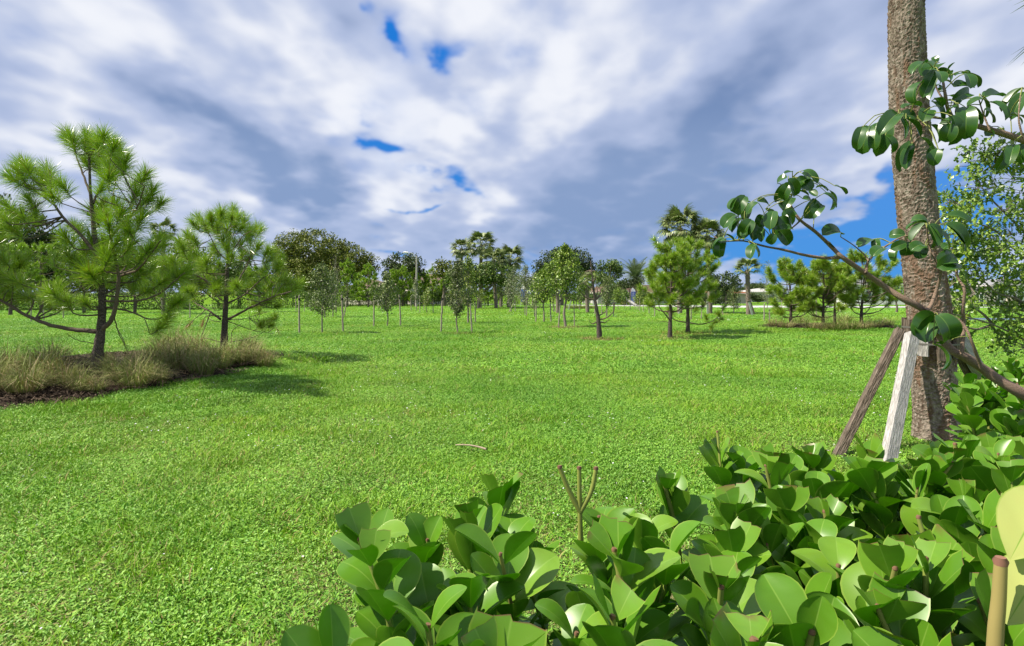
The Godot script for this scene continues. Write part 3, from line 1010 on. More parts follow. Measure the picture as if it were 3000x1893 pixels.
	for l in [[[1385, 1150], [1440, 1110], [1490, 1080], [1500, 1040]], [[1400, 1195], [1510, 1165], [1610, 1070], [1620, 960], [1585, 980]], [[1330, 905], [1200, 870], [1130, 800], [1080, 740]], [[1320, 900], [1400, 830], [1420, 720]], [[1310, 720], [1230, 710], [1160, 650]], [[1300, 640], [1240, 600], [1170, 570]], [[1335, 880], [1370, 780], [1340, 660]], [[1300, 640], [1340, 580], [1330, 540]], [[1350, 900], [1440, 820], [1480, 740]], [[1290, 480], [1240, 470], [1180, 490]], [[1380, 1220], [1290, 1260], [1245, 1210]], [[1400, 1230], [1480, 1240], [1550, 1190]]]:
		bare.append([y.call(l), 0.030, 0.008])
	var tl := y.call([[1402, 1500], [1390, 1300], [1375, 1150], [1345, 980], [1325, 850], [1305, 680], [1285, 480], [1270, 320]])
	pine_seen("nearly bare pine with broken top and one drooping twig", "", -g.z, tl, 0.095, bare, y.call([[1165, 560, 0.6, "sparse"], [1085, 735, 0.6, "sparse"], [1130, 590, 0.7, "sparse"], [1210, 580, 0.6, "sparse"], [1330, 520, 0.6, "sparse"]]), Vector2(1740, 850), 390, 0.7)


# ---------- broadleaf crowns, palms, hedges ----------
func leaves_in(g: Geo, at: Vector3, rad: Vector3, count: int, size: float, cols: Array, r: RandomNumberGenerator, hollow := 0.0, aspect := 0.34) -> void:
	for k in count:
		var o := on_unit(r)
		var q := pow(lerpf(hollow, 1.0, r.randf()), 0.45)
		var p := at + Vector3(o.x * rad.x, o.y * rad.y, o.z * rad.z) * q
		var d := (o * 0.7 + on_unit(r) + Vector3(0, -0.15, 0)).normalized()
		var s := d.cross(o + on_unit(r) * 0.9 + Vector3(0, 0.5, 0)).normalized()
		var l := size * r.randf_range(0.65, 1.3)
		var c: Color = cols[0].lerp(cols[1], pow(r.randf(), 1.4))
		g.leaf(p, d * l, s * l * aspect, s.cross(d) * l * 0.10, vary(c, r, 0.12))

# lobes are ellipses seen in the photograph: [x, y, half width, half height, nearer by metres]
func canopy(called: String, label: String, category: String, D: float, foot: Vector2, lobes: Array, cols: Array, s: int, group := "", clump := 0.62, leaf := 0.26, per := 34, dense := 1.0) -> void:
	var r := seeded(s)
	var x := (foot.x - 1500.0) / F * D
	var base := Vector3(x, gh(x, -D), -D)
	var o := thing(called, label, category, base, group)
	var bark := grained("tree_bark", lin(0.09, 0.075, 0.06), lin(0.26, 0.22, 0.18), Vector3(2, 0.8, 2), 1.5, 0.95, 25)
	var wood := Geo.new()
	var c0 := P(lobes[0][0], lobes[0][1], D) - base
	var thick := clampf(c0.y * 0.045, 0.05, 0.5)
	var fork := Vector3(c0.x * 0.25, maxf(c0.y * 0.42, 0.3), 0)
	wood.tube(smooth_line([Vector3(0, -0.1, 0), Vector3(0.05, fork.y * 0.5, 0.03), fork, fork.lerp(c0, 0.6)], 10), taper(thick * 1.3, thick * 0.5, 10, 0.7), 10, Color.WHITE)
	part("trunk", wood.mesh(), bark, o)
	var g := Geo.new()
	var limbs := Geo.new()
	for l in lobes:
		var rx: float = l[2] / F * D
		var ry: float = l[3] / F * D
		var at := P(l[0], l[1], D - (l[4] if l.size() > 4 else 0.0)) - base
		var rz := rx * 0.9
		var n := int((rx * ry + rx * rz + ry * rz) / (clump * clump) * 2.1 * dense)
		for k in n:
			var q := on_unit(r)
			var out := pow(r.randf(), 0.30)
			if q.y < -0.55: out *= 0.75
			var p := at + Vector3(q.x * (rx - clump * 0.4), q.y * (ry - clump * 0.4), q.z * (rz - clump * 0.4)) * out
			if p.y < 0.25: continue
			var cr := clump * r.randf_range(0.55, 1.15)
			leaves_in(g, p, Vector3(cr, cr * 0.7, cr), per, leaf, cols, r, 0.35)
		for k in 4:
			var q := on_unit(r)
			var e := at + Vector3(q.x * rx, absf(q.y) * ry * 0.7, q.z * rz) * 0.75
			limbs.tube(smooth_line([fork, fork.lerp(e, 0.5) - Vector3(0, 0.05 * e.y, 0), e], 6), taper(thick * 0.5, thick * 0.12, 6), 6, Color.WHITE)
	part("limbs", limbs.mesh(), bark, o)
	part("crown", g.mesh(), plain("far_leaf", 0.5, 0.4, Color(0.36, 0.42, 0.24)), o)

var fan_meshes := []
func fan_mesh(s: int) -> ArrayMesh:
	# a costapalmate frond: stalk along +Y, then a fan whose segments hang at the tips
	var g := Geo.new()
	var r := seeded(s)
	var green := Color(0.14, 0.19, 0.05)
	var stalk := 0.85
	for k in 4:
		var a := Vector3(0, stalk * k / 4.0, -0.10 * pow(k / 4.0, 2))
		var b := Vector3(0, stalk * (k + 1) / 4.0, -0.10 * pow((k + 1) / 4.0, 2))
		g.quad(a - Vector3(0.018, 0, 0), a + Vector3(0.018, 0, 0), b + Vector3(0.014, 0, 0), b - Vector3(0.014, 0, 0), Color(0.20, 0.24, 0.07))
	var hub := Vector3(0, stalk, -0.10)
	var n := 26
	for k in n:
		var t := (k + 0.5) / n * 2.0 - 1.0
		var a := t * 2.0
		var d := Vector3(sin(a), cos(a) * 0.9 + 0.18, -0.25 - 0.25 * absf(t)).normalized()
		var l := r.randf_range(0.75, 0.95) * (1.0 - 0.25 * absf(t))
		var s_ := d.cross(Vector3(0, 0.3, 1)).normalized() * 0.040
		var mid := hub + d * l * 0.6
		var tip := mid + (d + Vector3(0, -0.15, -0.75 * r.randf_range(0.5, 1.5))).normalized() * l * 0.45
		var c := vary(green.lerp(Color(0.27, 0.31, 0.12), r.randf()), r, 0.2)
		g.blade(hub, mid, tip, s_, c, vary(c, r, 0.2))
	return g.mesh()

func fan_palm(label: String, group: String, base: Vector3, head: Vector3, size: float, s: int, count := 34, trunk_r := 0.16, boots := false, called := "fan_palm") -> Node3D:
	if fan_meshes.is_empty():
		for k in 3: fan_meshes.append(fan_mesh(500 + k))
	var r := seeded(s)
	var o := thing(called, label, "palm tree", base, group)
	var bark := grained("palm_bark", lin(0.12, 0.095, 0.075), lin(0.33, 0.28, 0.23), Vector3(3, 6, 3), 1.5, 0.95, 27)
	var g := Geo.new()
	var top := head - base
	var n := 24
	var line := smooth_line([Vector3(0, -0.1, 0), top * Vector3(0.3, 0.33, 0.3) + Vector3(r.randfn(0, 0.04), 0, 0), top * Vector3(0.7, 0.7, 0.7), top], n)
	var rad := PackedFloat32Array()
	for k in n + 1: rad.append(trunk_r * (1.0 + 0.25 * exp(-k * 0.5) + 0.05 * sin(k * 2.1)))
	g.tube(line, rad, 12, Color.WHITE)
	part("trunk", g.mesh(), bark, o)
	if boots:
		var bg := Geo.new()
		for k in 90:
			var t := lerpf(0.30, 1.0, k / 90.0)
			var a := k * 2.4
			var p := line[int(t * n)] + Vector3(0, (t * n - int(t * n)) * top.y / n, 0)
			var out := Vector3(cos(a), 0.9, sin(a)).normalized()
			var sd := Vector3(-sin(a), 0, cos(a)) * 0.04
			bg.blade(p + Vector3(cos(a), 0, sin(a)) * trunk_r * 0.8, p + Vector3(cos(a), 0, sin(a)) * trunk_r + out * 0.08, p + Vector3(cos(a), 0, sin(a)) * trunk_r * 1.1 + out * 0.2, sd, Color(0.30, 0.25, 0.20), Color(0.36, 0.30, 0.24))
		part("leaf_bases", bg.mesh(), plain("boot", 0.9, 0.2), o)
	var mat := plain("palm_leaf", 0.42, 0.5, Color(0.35, 0.4, 0.25))
	for k in count:
		var t := (k + 0.5) / count
		var a := k * 2.39996 + r.randfn(0, 0.2)
		var open := lerpf(0.15, 2.25 if not boots else 1.55, pow(t, 0.8)) + r.randfn(0, 0.12)
		var d := Vector3(sin(open) * cos(a), cos(open), sin(open) * sin(a))
		var y := d
		var zz_ := (Vector3.UP - y * y.dot(Vector3.UP))
		zz_ = zz_.normalized() if zz_.length() > 0.1 else Vector3(cos(a), 0, sin(a)) * -1.0
		var b := Basis(y.cross(zz_), y, zz_).scaled_local(Vector3.ONE * size * r.randf_range(0.8, 1.1))
		part("frond", fan_meshes[k % 3], mat, o, Transform3D(b, top))
	return o

func date_palm(label: String, base: Vector3, head: Vector3, size: float, s: int) -> void:
	var r := seeded(s)
	var o := thing("date_palm", label, "palm tree", base)
	var g := Geo.new()
	var top := head - base
	g.tube(smooth_line([Vector3(0, -0.1, 0), top * 0.5, top], 12), taper(0.3, 0.26, 12), 12, Color.WHITE)
	part("trunk", g.mesh(), grained("palm_bark", lin(0.12, 0.095, 0.075), lin(0.33, 0.28, 0.23), Vector3(3, 6, 3), 1.5, 0.95, 27), o)
	g = Geo.new()
	var n := 22
	for k in n:
		var t := float(k) / n
		var rib := Vector3(0, t * 0.97, -0.42 * t * t)
		var nxt := Vector3(0, (t + 1.0 / n) * 0.97, -0.42 * pow(t + 1.0 / n, 2))
		g.quad(rib - Vector3(0.008, 0, 0), rib + Vector3(0.008, 0, 0), nxt + Vector3(0.006, 0, 0), nxt - Vector3(0.006, 0, 0), Color(0.22, 0.24, 0.10))
		for side in [-1.0, 1.0]:
			var d := Vector3(side, 0.75, 0.25).normalized()
			var l := 0.26 * sin(PI * lerpf(0.25, 0.97, t))
			var c := vary(Color(0.13, 0.185, 0.075), r, 0.2)
			g.blade(rib, rib + d * l * 0.6, rib + d * l + Vector3(0, 0, -0.06), d.cross(Vector3(0, 0, 1)).normalized() * 0.012, c, c)
	var m := g.mesh()
	for k in 46:
		var t := (k + 0.5) / 46.0
		var a := k * 2.39996
		var open := lerpf(0.1, 2.0, t)
		var y := Vector3(sin(open) * cos(a), cos(open), sin(open) * sin(a))
		var w := (Vector3.UP - y * y.dot(Vector3.UP))
		w = w.normalized() if w.length() > 0.1 else Vector3(-cos(a), 0, -sin(a))
		part("frond", m, plain("palm_leaf"), o, Transform3D(Basis(y.cross(w), y, w).scaled_local(Vector3.ONE * size * r.randf_range(0.85, 1.1)), top))

func hedge(label: String, a: Vector3, b: Vector3, tall: float, deep: float, cols: Array, s: int, count: int) -> void:
	var r := seeded(s)
	var mid := (a + b) * 0.5
	mid.y = gh(mid.x, mid.z)
	var o := thing("clipped_hedge", label, "hedge", mid, "hedges behind the park")
	var g := Geo.new()
	var along := (b - a)
	var out := Vector3(-along.z, 0, along.x).normalized()
	if out.z < 0: out = -out
	for k in count:
		var t := r.randf()
		var p := a + along * t
		p.y = gh(p.x, p.z)
		var face := r.randf()
		var wob := 1.0 + 0.06 * sin(t * 61.0) + 0.05 * sin(t * 137.0)
		var q := Vector3.ZERO
		if face < 0.55: q = out * deep * 0.5 * wob + Vector3(0, r.randf() * tall * wob, 0)
		elif face < 0.85: q = out * deep * r.randf_range(-0.5, 0.5) + Vector3(0, tall * wob, 0)
		else: q = out * deep * r.randf_range(-0.5, 0.5) + Vector3(0, r.randf() * tall * wob, 0)
		q += on_unit(r) * 0.10
		if q.y < 0.02: q.y = 0.03
		var d := on_unit(r)
		var sd := d.cross(out + Vector3(0, 0.5, 0) + on_unit(r) * 0.8).normalized()
		var l := r.randf_range(0.11, 0.2)
		g.leaf(p - mid + q, d * l, sd * l * 0.36, Vector3(0, 0.01, 0), vary((cols[0] as Color).lerp(cols[1], pow(r.randf(), 1.5)), r, 0.15))
	part("foliage", g.mesh(), plain("far_leaf"), o)
	var st := Geo.new()
	for k in int(along.length() / 1.1):
		var p := a + along * ((k + 0.5) / int(along.length() / 1.1))
		p.y = gh(p.x, p.z)
		st.tube(PackedVector3Array([p - mid - Vector3(0, 0.05, 0), p - mid + Vector3(r.randfn(0, 0.05), tall * 0.4, 0), p - mid + Vector3(r.randfn(0, 0.15), tall * 0.85, r.randfn(0, 0.1))]), PackedFloat32Array([0.035, 0.028, 0.012]), 5, Color(0.14, 0.11, 0.08))
	part("stems", st.mesh(), plain("stem", 0.9, 0.2), o)

func build_far() -> void:
	var olive := [Color(0.080, 0.115, 0.012), Color(0.225, 0.245, 0.028)]
	var dark := [Color(0.040, 0.068, 0.016), Color(0.105, 0.150, 0.040)]
	var deep := [Color(0.030, 0.055, 0.014), Color(0.085, 0.125, 0.030)]
	var fresh := [Color(0.075, 0.140, 0.018), Color(0.17, 0.26, 0.035)]
	var mid := [Color(0.060, 0.110, 0.018), Color(0.145, 0.215, 0.035)]
	canopy("canopy_tree", "great round olive green tree rising behind the row of pines", "tree", 94, Vector2(930, 890), [[905, 738, 112, 72], [1000, 758, 92, 58], [842, 764, 58, 62], [1070, 782, 46, 42], [930, 800, 130, 46, 1.0]], olive, 601)
	canopy("canopy_tree", "dark grey green tree left of the street lamp", "tree", 88, Vector2(1180, 890), [[1172, 778, 50, 44], [1212, 784, 36, 40], [1146, 802, 28, 40]], dark, 602)
	canopy("canopy_tree", "olive tree between the striped roof and the fan palms", "tree", 86, Vector2(1300, 890), [[1302, 792, 46, 37], [1335, 806, 34, 34]], olive, 603)
	canopy("canopy_tree", "large dark green tree behind the bright leafy sapling", "tree", 92, Vector2(1645, 888), [[1640, 768, 66, 50], [1692, 765, 50, 42], [1592, 795, 38, 42], [1722, 795, 34, 34]], deep, 604)
	canopy("canopy_tree", "flat topped green tree right of the large dark one", "tree", 90, Vector2(1780, 888), [[1782, 780, 40, 22], [1800, 800, 26, 22], [1766, 815, 42, 26]], mid, 605)
	canopy("canopy_tree", "low dark tree under the date palm", "tree", 98, Vector2(1848, 886), [[1842, 832, 34, 18], [1868, 826, 22, 20]], deep, 606)
	canopy("canopy_tree", "dark tree right of the pair of pines", "tree", 76, Vector2(2125, 892), [[2128, 832, 42, 36], [2098, 850, 36, 28], [2078, 822, 22, 22]], deep, 607)
	canopy("canopy_tree", "very dark tree behind the tallest pine at the left edge", "tree", 62, Vector2(40, 905), [[60, 690, 100, 88], [150, 730, 56, 58], [-70, 660, 120, 120], [40, 790, 120, 60]], [Color(0.022, 0.042, 0.012), Color(0.075, 0.100, 0.024)], 608)
	canopy("canopy_tree", "light green tree between the two large left pines", "tree", 68, Vector2(545, 900), [[540, 732, 48, 42], [590, 770, 56, 48], [480, 770, 46, 50]], fresh, 609)
	canopy("canopy_tree", "green bushy tree behind the right side of the rounded pine", "tree", 70, Vector2(700, 900), [[700, 800, 58, 46], [764, 822, 44, 36], [640, 815, 50, 44]], mid, 610)
	canopy("canopy_tree", "green bushy tree behind the crown of the tallest pine", "tree", 66, Vector2(330, 905), [[330, 770, 66, 60], [250, 790, 60, 54], [410, 780, 50, 56]], mid, 611)
	canopy("dense_shrub", "shrub under the fan palms, between their trunks", "shrub", 80, Vector2(1465, 890), [[1466, 835, 26, 34], [1500, 845, 26, 26]], mid, 612, "", 0.5, 0.2)
	canopy("dense_shrub", "light green shrub seen left of the propped palm trunk", "shrub", 52, Vector2(2626, 882), [[2626, 846, 34, 30]], [Color(0.11, 0.20, 0.03), Color(0.26, 0.38, 0.06)], 613, "", 0.45, 0.16)
	canopy("dense_shrub", "green shrub left of the brown roofed house", "shrub", 98, Vector2(1800, 890), [[1803, 850, 22, 24], [1780, 856, 20, 26]], mid, 614, "", 0.5, 0.22)
	canopy("dense_shrub", "low yellow green bush at the foot of the feather flag", "shrub", 98, Vector2(1866, 892), [[1872, 886, 24, 7], [1828, 887, 20, 7]], [Color(0.16, 0.21, 0.03), Color(0.30, 0.34, 0.05)], 615, "", 0.35, 0.16)
	canopy("dense_shrub", "dark shrubs before the brown roofed house", "shrub", 104, Vector2(1830, 890), [[1822, 870, 34, 16], [1890, 872, 40, 14]], deep, 616, "", 0.45, 0.2)
	canopy("dense_shrub", "dark shrub row behind the road right of the pair of pines", "shrub", 100, Vector2(2110, 890), [[2095, 876, 34, 18], [2132, 876, 24, 18], [2060, 878, 26, 16]], deep, 617, "", 0.45, 0.2)
	canopy("dense_shrub", "dark shrub before the grey block house", "shrub", 110, Vector2(2220, 888), [[2226, 874, 22, 13], [2205, 870, 14, 14]], deep, 618, "", 0.4, 0.2)
	canopy("canopy_tree", "low far tree line behind the grey block house", "tree", 190, Vector2(2220, 875), [[2215, 840, 40, 10], [2260, 846, 30, 9], [2180, 850, 30, 8]], dark, 619, "", 1.0, 0.5)
	canopy("canopy_tree", "green trees behind the brown roof, left of the date palm", "tree", 130, Vector2(1800, 880), [[1806, 838, 30, 14], [1770, 842, 24, 16]], mid, 620, "", 0.8, 0.36)
	canopy("canopy_tree", "low green tree far behind the staked saplings in the middle", "tree", 96, Vector2(1560, 888), [[1555, 835, 40, 26], [1600, 850, 36, 20]], dark, 621)
	canopy("dense_shrub", "green shrub under the palms with white props", "shrub", 78, Vector2(1700, 892), [[1700, 868, 26, 16], [1725, 872, 22, 14], [1672, 872, 20, 12]], mid, 622, "", 0.4, 0.17)
	canopy("canopy_tree", "green bushy tree far behind the striped roof", "tree", 97, Vector2(1230, 893), [[1240, 868, 44, 22], [1190, 870, 40, 20], [1290, 866, 44, 24]], mid, 623, "", 0.5, 0.2)
	canopy("canopy_tree", "bushy green tree left of the row of pines", "tree", 92, Vector2(860, 897), [[850, 850, 46, 34], [910, 858, 44, 30]], mid, 624, "", 0.5, 0.2)
	canopy("canopy_tree", "bushy tree behind the middle of the row of pines", "tree", 96, Vector2(1100, 896), [[1120, 852, 46, 28], [1075, 864, 40, 26]], mid, 625, "", 0.5, 0.2)
	canopy("dense_shrub", "long green thicket along the hedge at the left", "shrub", 67, Vector2(200, 905), [[60, 815, 90, 52], [180, 820, 80, 48], [300, 830, 80, 42], [430, 822, 80, 50]], mid, 626, "", 0.6, 0.22)
	canopy("dense_shrub", "green thicket along the hedge behind the rounded pine", "shrub", 70, Vector2(640, 902), [[560, 825, 80, 46], [690, 838, 70, 38], [780, 842, 50, 34]], fresh, 627, "", 0.6, 0.22)
	canopy("canopy_tree", "green trees filling the gap behind the fan palm trunks", "tree", 70, Vector2(1400, 892), [[1385, 806, 52, 46], [1440, 806, 40, 42], [1345, 822, 44, 40], [1490, 815, 34, 36]], mid, 628)
	canopy("canopy_tree", "small yellowish tree under the great olive green tree", "tree", 90, Vector2(900, 897), [[890, 835, 40, 26], [960, 845, 40, 24], [1020, 850, 40, 22]], olive, 629)
	# fan palms
	var fp := [[1352, 728, 0.80, 76, "left palm of the fan palm group"], [1410, 716, 1.0, 74, "tallest palm of the fan palm group in the middle"], [1446, 762, 0.9, 72, "palm with thick trunk in the fan palm group"], [1494, 758, 1.0, 76, "rightmost drooping palm of the fan palm group"], [1472, 752, 0.75, 80, "small palm between the two right ones of the group"]]
	for k in fp.size():
		var D: float = fp[k][3]
		var hd := P(fp[k][0], fp[k][1], D)
		var bx := P(fp[k][0] + (8 if k == 2 else -4), 0, D).x
		fan_palm(fp[k][4], "fan palms in the middle distance", Vector3(bx, gh(bx, -D), -D), hd, fp[k][2] * 1.35, 510 + k, 44, 0.2)
	for q in [[1993, 668, 1.55, 50.0, 1991, "taller fan palm behind the pair of pines"], [2073, 690, 1.3, 49.0, 2079, "lower fan palm behind the pair of pines, trunk against blue sky"]]:
		var b := P(q[4], 0, q[3])
		fan_palm(q[5], "fan palms behind the pair of pines", Vector3(b.x, gh(b.x, b.z), b.z), P(q[0], q[1], q[3]), q[2] * 0.80, 520 + int(q[0]), 60, 0.19)
	var pb := G(2193, 925)
	fan_palm("young palm with rough leaf bases up its trunk, propped by boards", "", pb, P(2190, 790, -pb.z), 0.8, 531, 24, 0.16, true)
	var lp := P(478, 0, 62.0)
	fan_palm("fan palm top between the two large left pines", "", Vector3(lp.x, gh(lp.x, -62), -62), P(478, 676, 62.0), 0.95, 532, 34, 0.2)
	for q in [[1630, 812, 0.75, 50.0, "small fan palm behind the bright leafy sapling", 533], [1718, 822, 0.7, 52.0, "small fan palm left behind the nearly bare pine", 534]]:
		var b := P(q[0] + 4, 0, q[3])
		fan_palm(q[4], "small propped palms behind the saplings", Vector3(b.x, gh(b.x, b.z), b.z), P(q[0], q[1], q[3]), q[2], q[5], 24, 0.15)
	date_palm("feathery date palm behind the brown roofed house", Vector3(P(1860, 0, 100).x, gh(20, -100), -100), P(1862, 812, 100), 3.6, 540)
	# hedges
	var hc := [Color(0.06, 0.115, 0.016), Color(0.21, 0.31, 0.04)]
	var w := func(sx: float, D: float) -> Vector3: return Vector3((sx - 1500.0) / F * D, 0, -D)
	hedge("clipped hedge behind the two large left pines", w.call(-60, 58.0), w.call(600, 63.0), 1.6, 1.3, hc, 550, 9000)
	hedge("clipped hedge between the rounded pine and the row of pines", w.call(610, 64.0), w.call(1010, 84.0), 1.7, 1.3, hc, 551, 7000)
	hedge("clipped hedge behind the row of small pines and the lamp", w.call(1020, 84.5), w.call(1330, 92.0), 1.9, 1.3, hc, 552, 6000)
	hedge("clipped hedge below the fan palms", w.call(1335, 92.5), w.call(1545, 100.0), 2.0, 1.3, hc, 553, 5000)


# ---------- houses and street things ----------
func hip_roof(w: float, d: float, rise: float, over: float, y: float, col: Color) -> Geo:
	var g := Geo.new()
	var a := Vector3(-w / 2 - over, y, d / 2 + over)
	var b := Vector3(w / 2 + over, y, d / 2 + over)
	var c := Vector3(w / 2 + over, y, -d / 2 - over)
	var e := Vector3(-w / 2 - over, y, -d / 2 - over)
	var inset := minf(w, d) / 2
	var p := Vector3(-w / 2 + inset, y + rise, 0)
	var q := Vector3(w / 2 - inset, y + rise, 0)
	g.quad(a, p, q, b, col); g.quad(c, q, p, e, col); g.tri(b, q, c, col); g.tri(e, p, a, col)
	var dn := Vector3(0, -0.18, 0)
	var fascia := Color(0.62, 0.60, 0.56)
	g.quad(a + dn, a, b, b + dn, fascia); g.quad(b + dn, b, c, c + dn, fascia); g.quad(c + dn, c, e, e + dn, fascia); g.quad(e + dn, e, a, a + dn, fascia)
	g.quad(a + dn, b + dn, c + dn, e + dn, fascia)
	return g

func house(label: String, at: Vector3, turn: float, w: float, d: float, tall: float, rise: float, wall: Color, roof: Color, tiles: bool, openings: Array) -> Node3D:
	var o := thing("house", label, "house", at)
	o.rotation.y = turn
	var stucco := grained("stucco", lin(0.86, 0.86, 0.86), lin(1, 1, 1), Vector3(1.5, 1.5, 1.5), 0.3, 0.9, 51)
	var g := Geo.new()
	g.box(Vector3(-w / 2, -1.2, -d / 2), Vector3(w / 2, tall, d / 2), wall)
	part("wall", g.mesh(), stucco, o)
	if rise > 0.0:
		var rm := grained("roof_tile", lin(0.7, 0.7, 0.7), lin(1, 1, 1), Vector3(0.8, 3.0, 0.8), 1.5, 0.9, 52) if tiles else grained("roof_flat", lin(0.85, 0.85, 0.85), lin(1, 1, 1), Vector3(1, 1, 1), 0.3, 0.9, 53)
		var ro := part("roof", hip_roof(w, d, rise, 0.5, tall, roof).mesh(), rm, o)
		if tiles:
			# courses of tiles as raised rows on the front slope
			var rows := Geo.new()
			for k in range(1, 14):
				var t := k / 14.0
				var inset := minf(w, d) / 2
				var y := tall + rise * t + 0.035
				var hw := (w / 2 + 0.5) * (1 - t) + (w / 2 - inset) * t
				var z := (d / 2 + 0.5) * (1 - t)
				rows.box(Vector3(-hw, y - 0.04, z - 0.05), Vector3(hw, y, z + 0.05), roof * 0.96)
			part("tile_courses", rows.mesh(), rm, ro)
	for q in openings:
		# [kind, x, y, width, height]
		var x: float = q[1]
		var y: float = q[2]
		var ww: float = q[3]
		var hh: float = q[4]
		var fr := Geo.new()
		var zf := d / 2
		var fc := Color(0.75, 0.75, 0.73)
		fr.box(Vector3(x - ww / 2 - 0.07, y - 0.07, zf - 0.03), Vector3(x + ww / 2 + 0.07, y, zf + 0.06), fc)
		fr.box(Vector3(x - ww / 2 - 0.07, y + hh, zf - 0.03), Vector3(x + ww / 2 + 0.07, y + hh + 0.07, zf + 0.06), fc)
		fr.box(Vector3(x - ww / 2 - 0.07, y, zf - 0.03), Vector3(x - ww / 2, y + hh, zf + 0.06), fc)
		fr.box(Vector3(x + ww / 2, y, zf - 0.03), Vector3(x + ww / 2 + 0.07, y + hh, zf + 0.06), fc)
		fr.box(Vector3(x - 0.025, y, zf - 0.03), Vector3(x + 0.025, y + hh, zf + 0.05), fc)
		var f := part(q[0], fr.mesh(), plain("frame_paint", 0.6, 0.4), o)
		var gl := Geo.new()
		gl.box(Vector3(x - ww / 2, y, zf - 0.02), Vector3(x + ww / 2, y + hh, zf + 0.02), Color(0.05, 0.07, 0.08))
		part("pane", gl.mesh(), plain("dark_glass", 0.08, 0.6), f)
	return o

func pole_line(g: Geo, pts: Array, r0: float, r1: float, col: Color, sides := 8) -> void:
	var n := pts.size() * 4
	g.tube(smooth_line(pts, n), taper(r0, r1, n), sides, col, true)

func feather_flag(label: String, foot: Vector3, tall: float, s: int, words: bool) -> void:
	var o := thing("feather_flag", label, "flag", foot, "feather flags by the road")
	o.rotation.y = -0.2
	var g := Geo.new()
	pole_line(g, [Vector3(0, -0.1, 0), Vector3(0, tall * 0.6, 0), Vector3(0.03, tall * 0.92, 0), Vector3(0.22, tall, 0)], 0.022, 0.010, Color(0.7, 0.7, 0.7))
	part("pole", g.mesh(), plain("pole_metal", 0.4, 0.5), o)
	var white := Geo.new()
	var blue := Geo.new()
	var n := 26
	var r := seeded(s)
	for k in n:
		var t0 := float(k) / n
		var t1 := float(k + 1) / n
		var edge := func(t: float) -> Array:
			var y := tall * lerpf(0.22, 0.995, t)
			var right := 0.62 * (1.0 - pow(maxf(t - 0.72, 0.0) / 0.28, 2.2) * 0.62) * (0.75 + 0.25 * minf(t * 6.0, 1.0))
			var left := 0.02 + (0.19 * pow(maxf(t - 0.88, 0.0) / 0.12, 1.5))
			return [Vector3(left, y, 0), Vector3(lerpf(left, right, 0.5), y, 0.05 * sin(t * 9.0 + s)), Vector3(right, y, 0.03 * cos(t * 7.0))]
		var a: Array = edge.call(t0)
		var b: Array = edge.call(t1)
		var top := t0 > 0.70
		var into := white if top else blue
		var c := Color(0.78, 0.78, 0.78) if top else Color(0.10, 0.16, 0.45)
		into.quad(a[0], b[0], b[1], a[1], c)
		into.quad(a[1], b[1], b[2], a[2], c)
	part("cloth_top", white.mesh(), plain("cloth", 0.8, 0.2, Color(0.4, 0.4, 0.4)), o)
	part("cloth_blue", blue.mesh(), plain("cloth"), o)
	# the vertical lettering is too small in the photograph to be read: pale strokes at its place
	if words:
		var lg := Geo.new()
		for k in 11:
			var y := tall * lerpf(0.27, 0.72, k / 10.0)
			var w0 := r.randf_range(0.10, 0.2)
			lg.box(Vector3(0.14 + r.randf_range(0, 0.08), y, 0.07), Vector3(0.26 + w0, y + r.randf_range(0.03, 0.07), 0.08), Color(0.72, 0.74, 0.8))
		part("lettering", lg.mesh(), plain("cloth"), o)


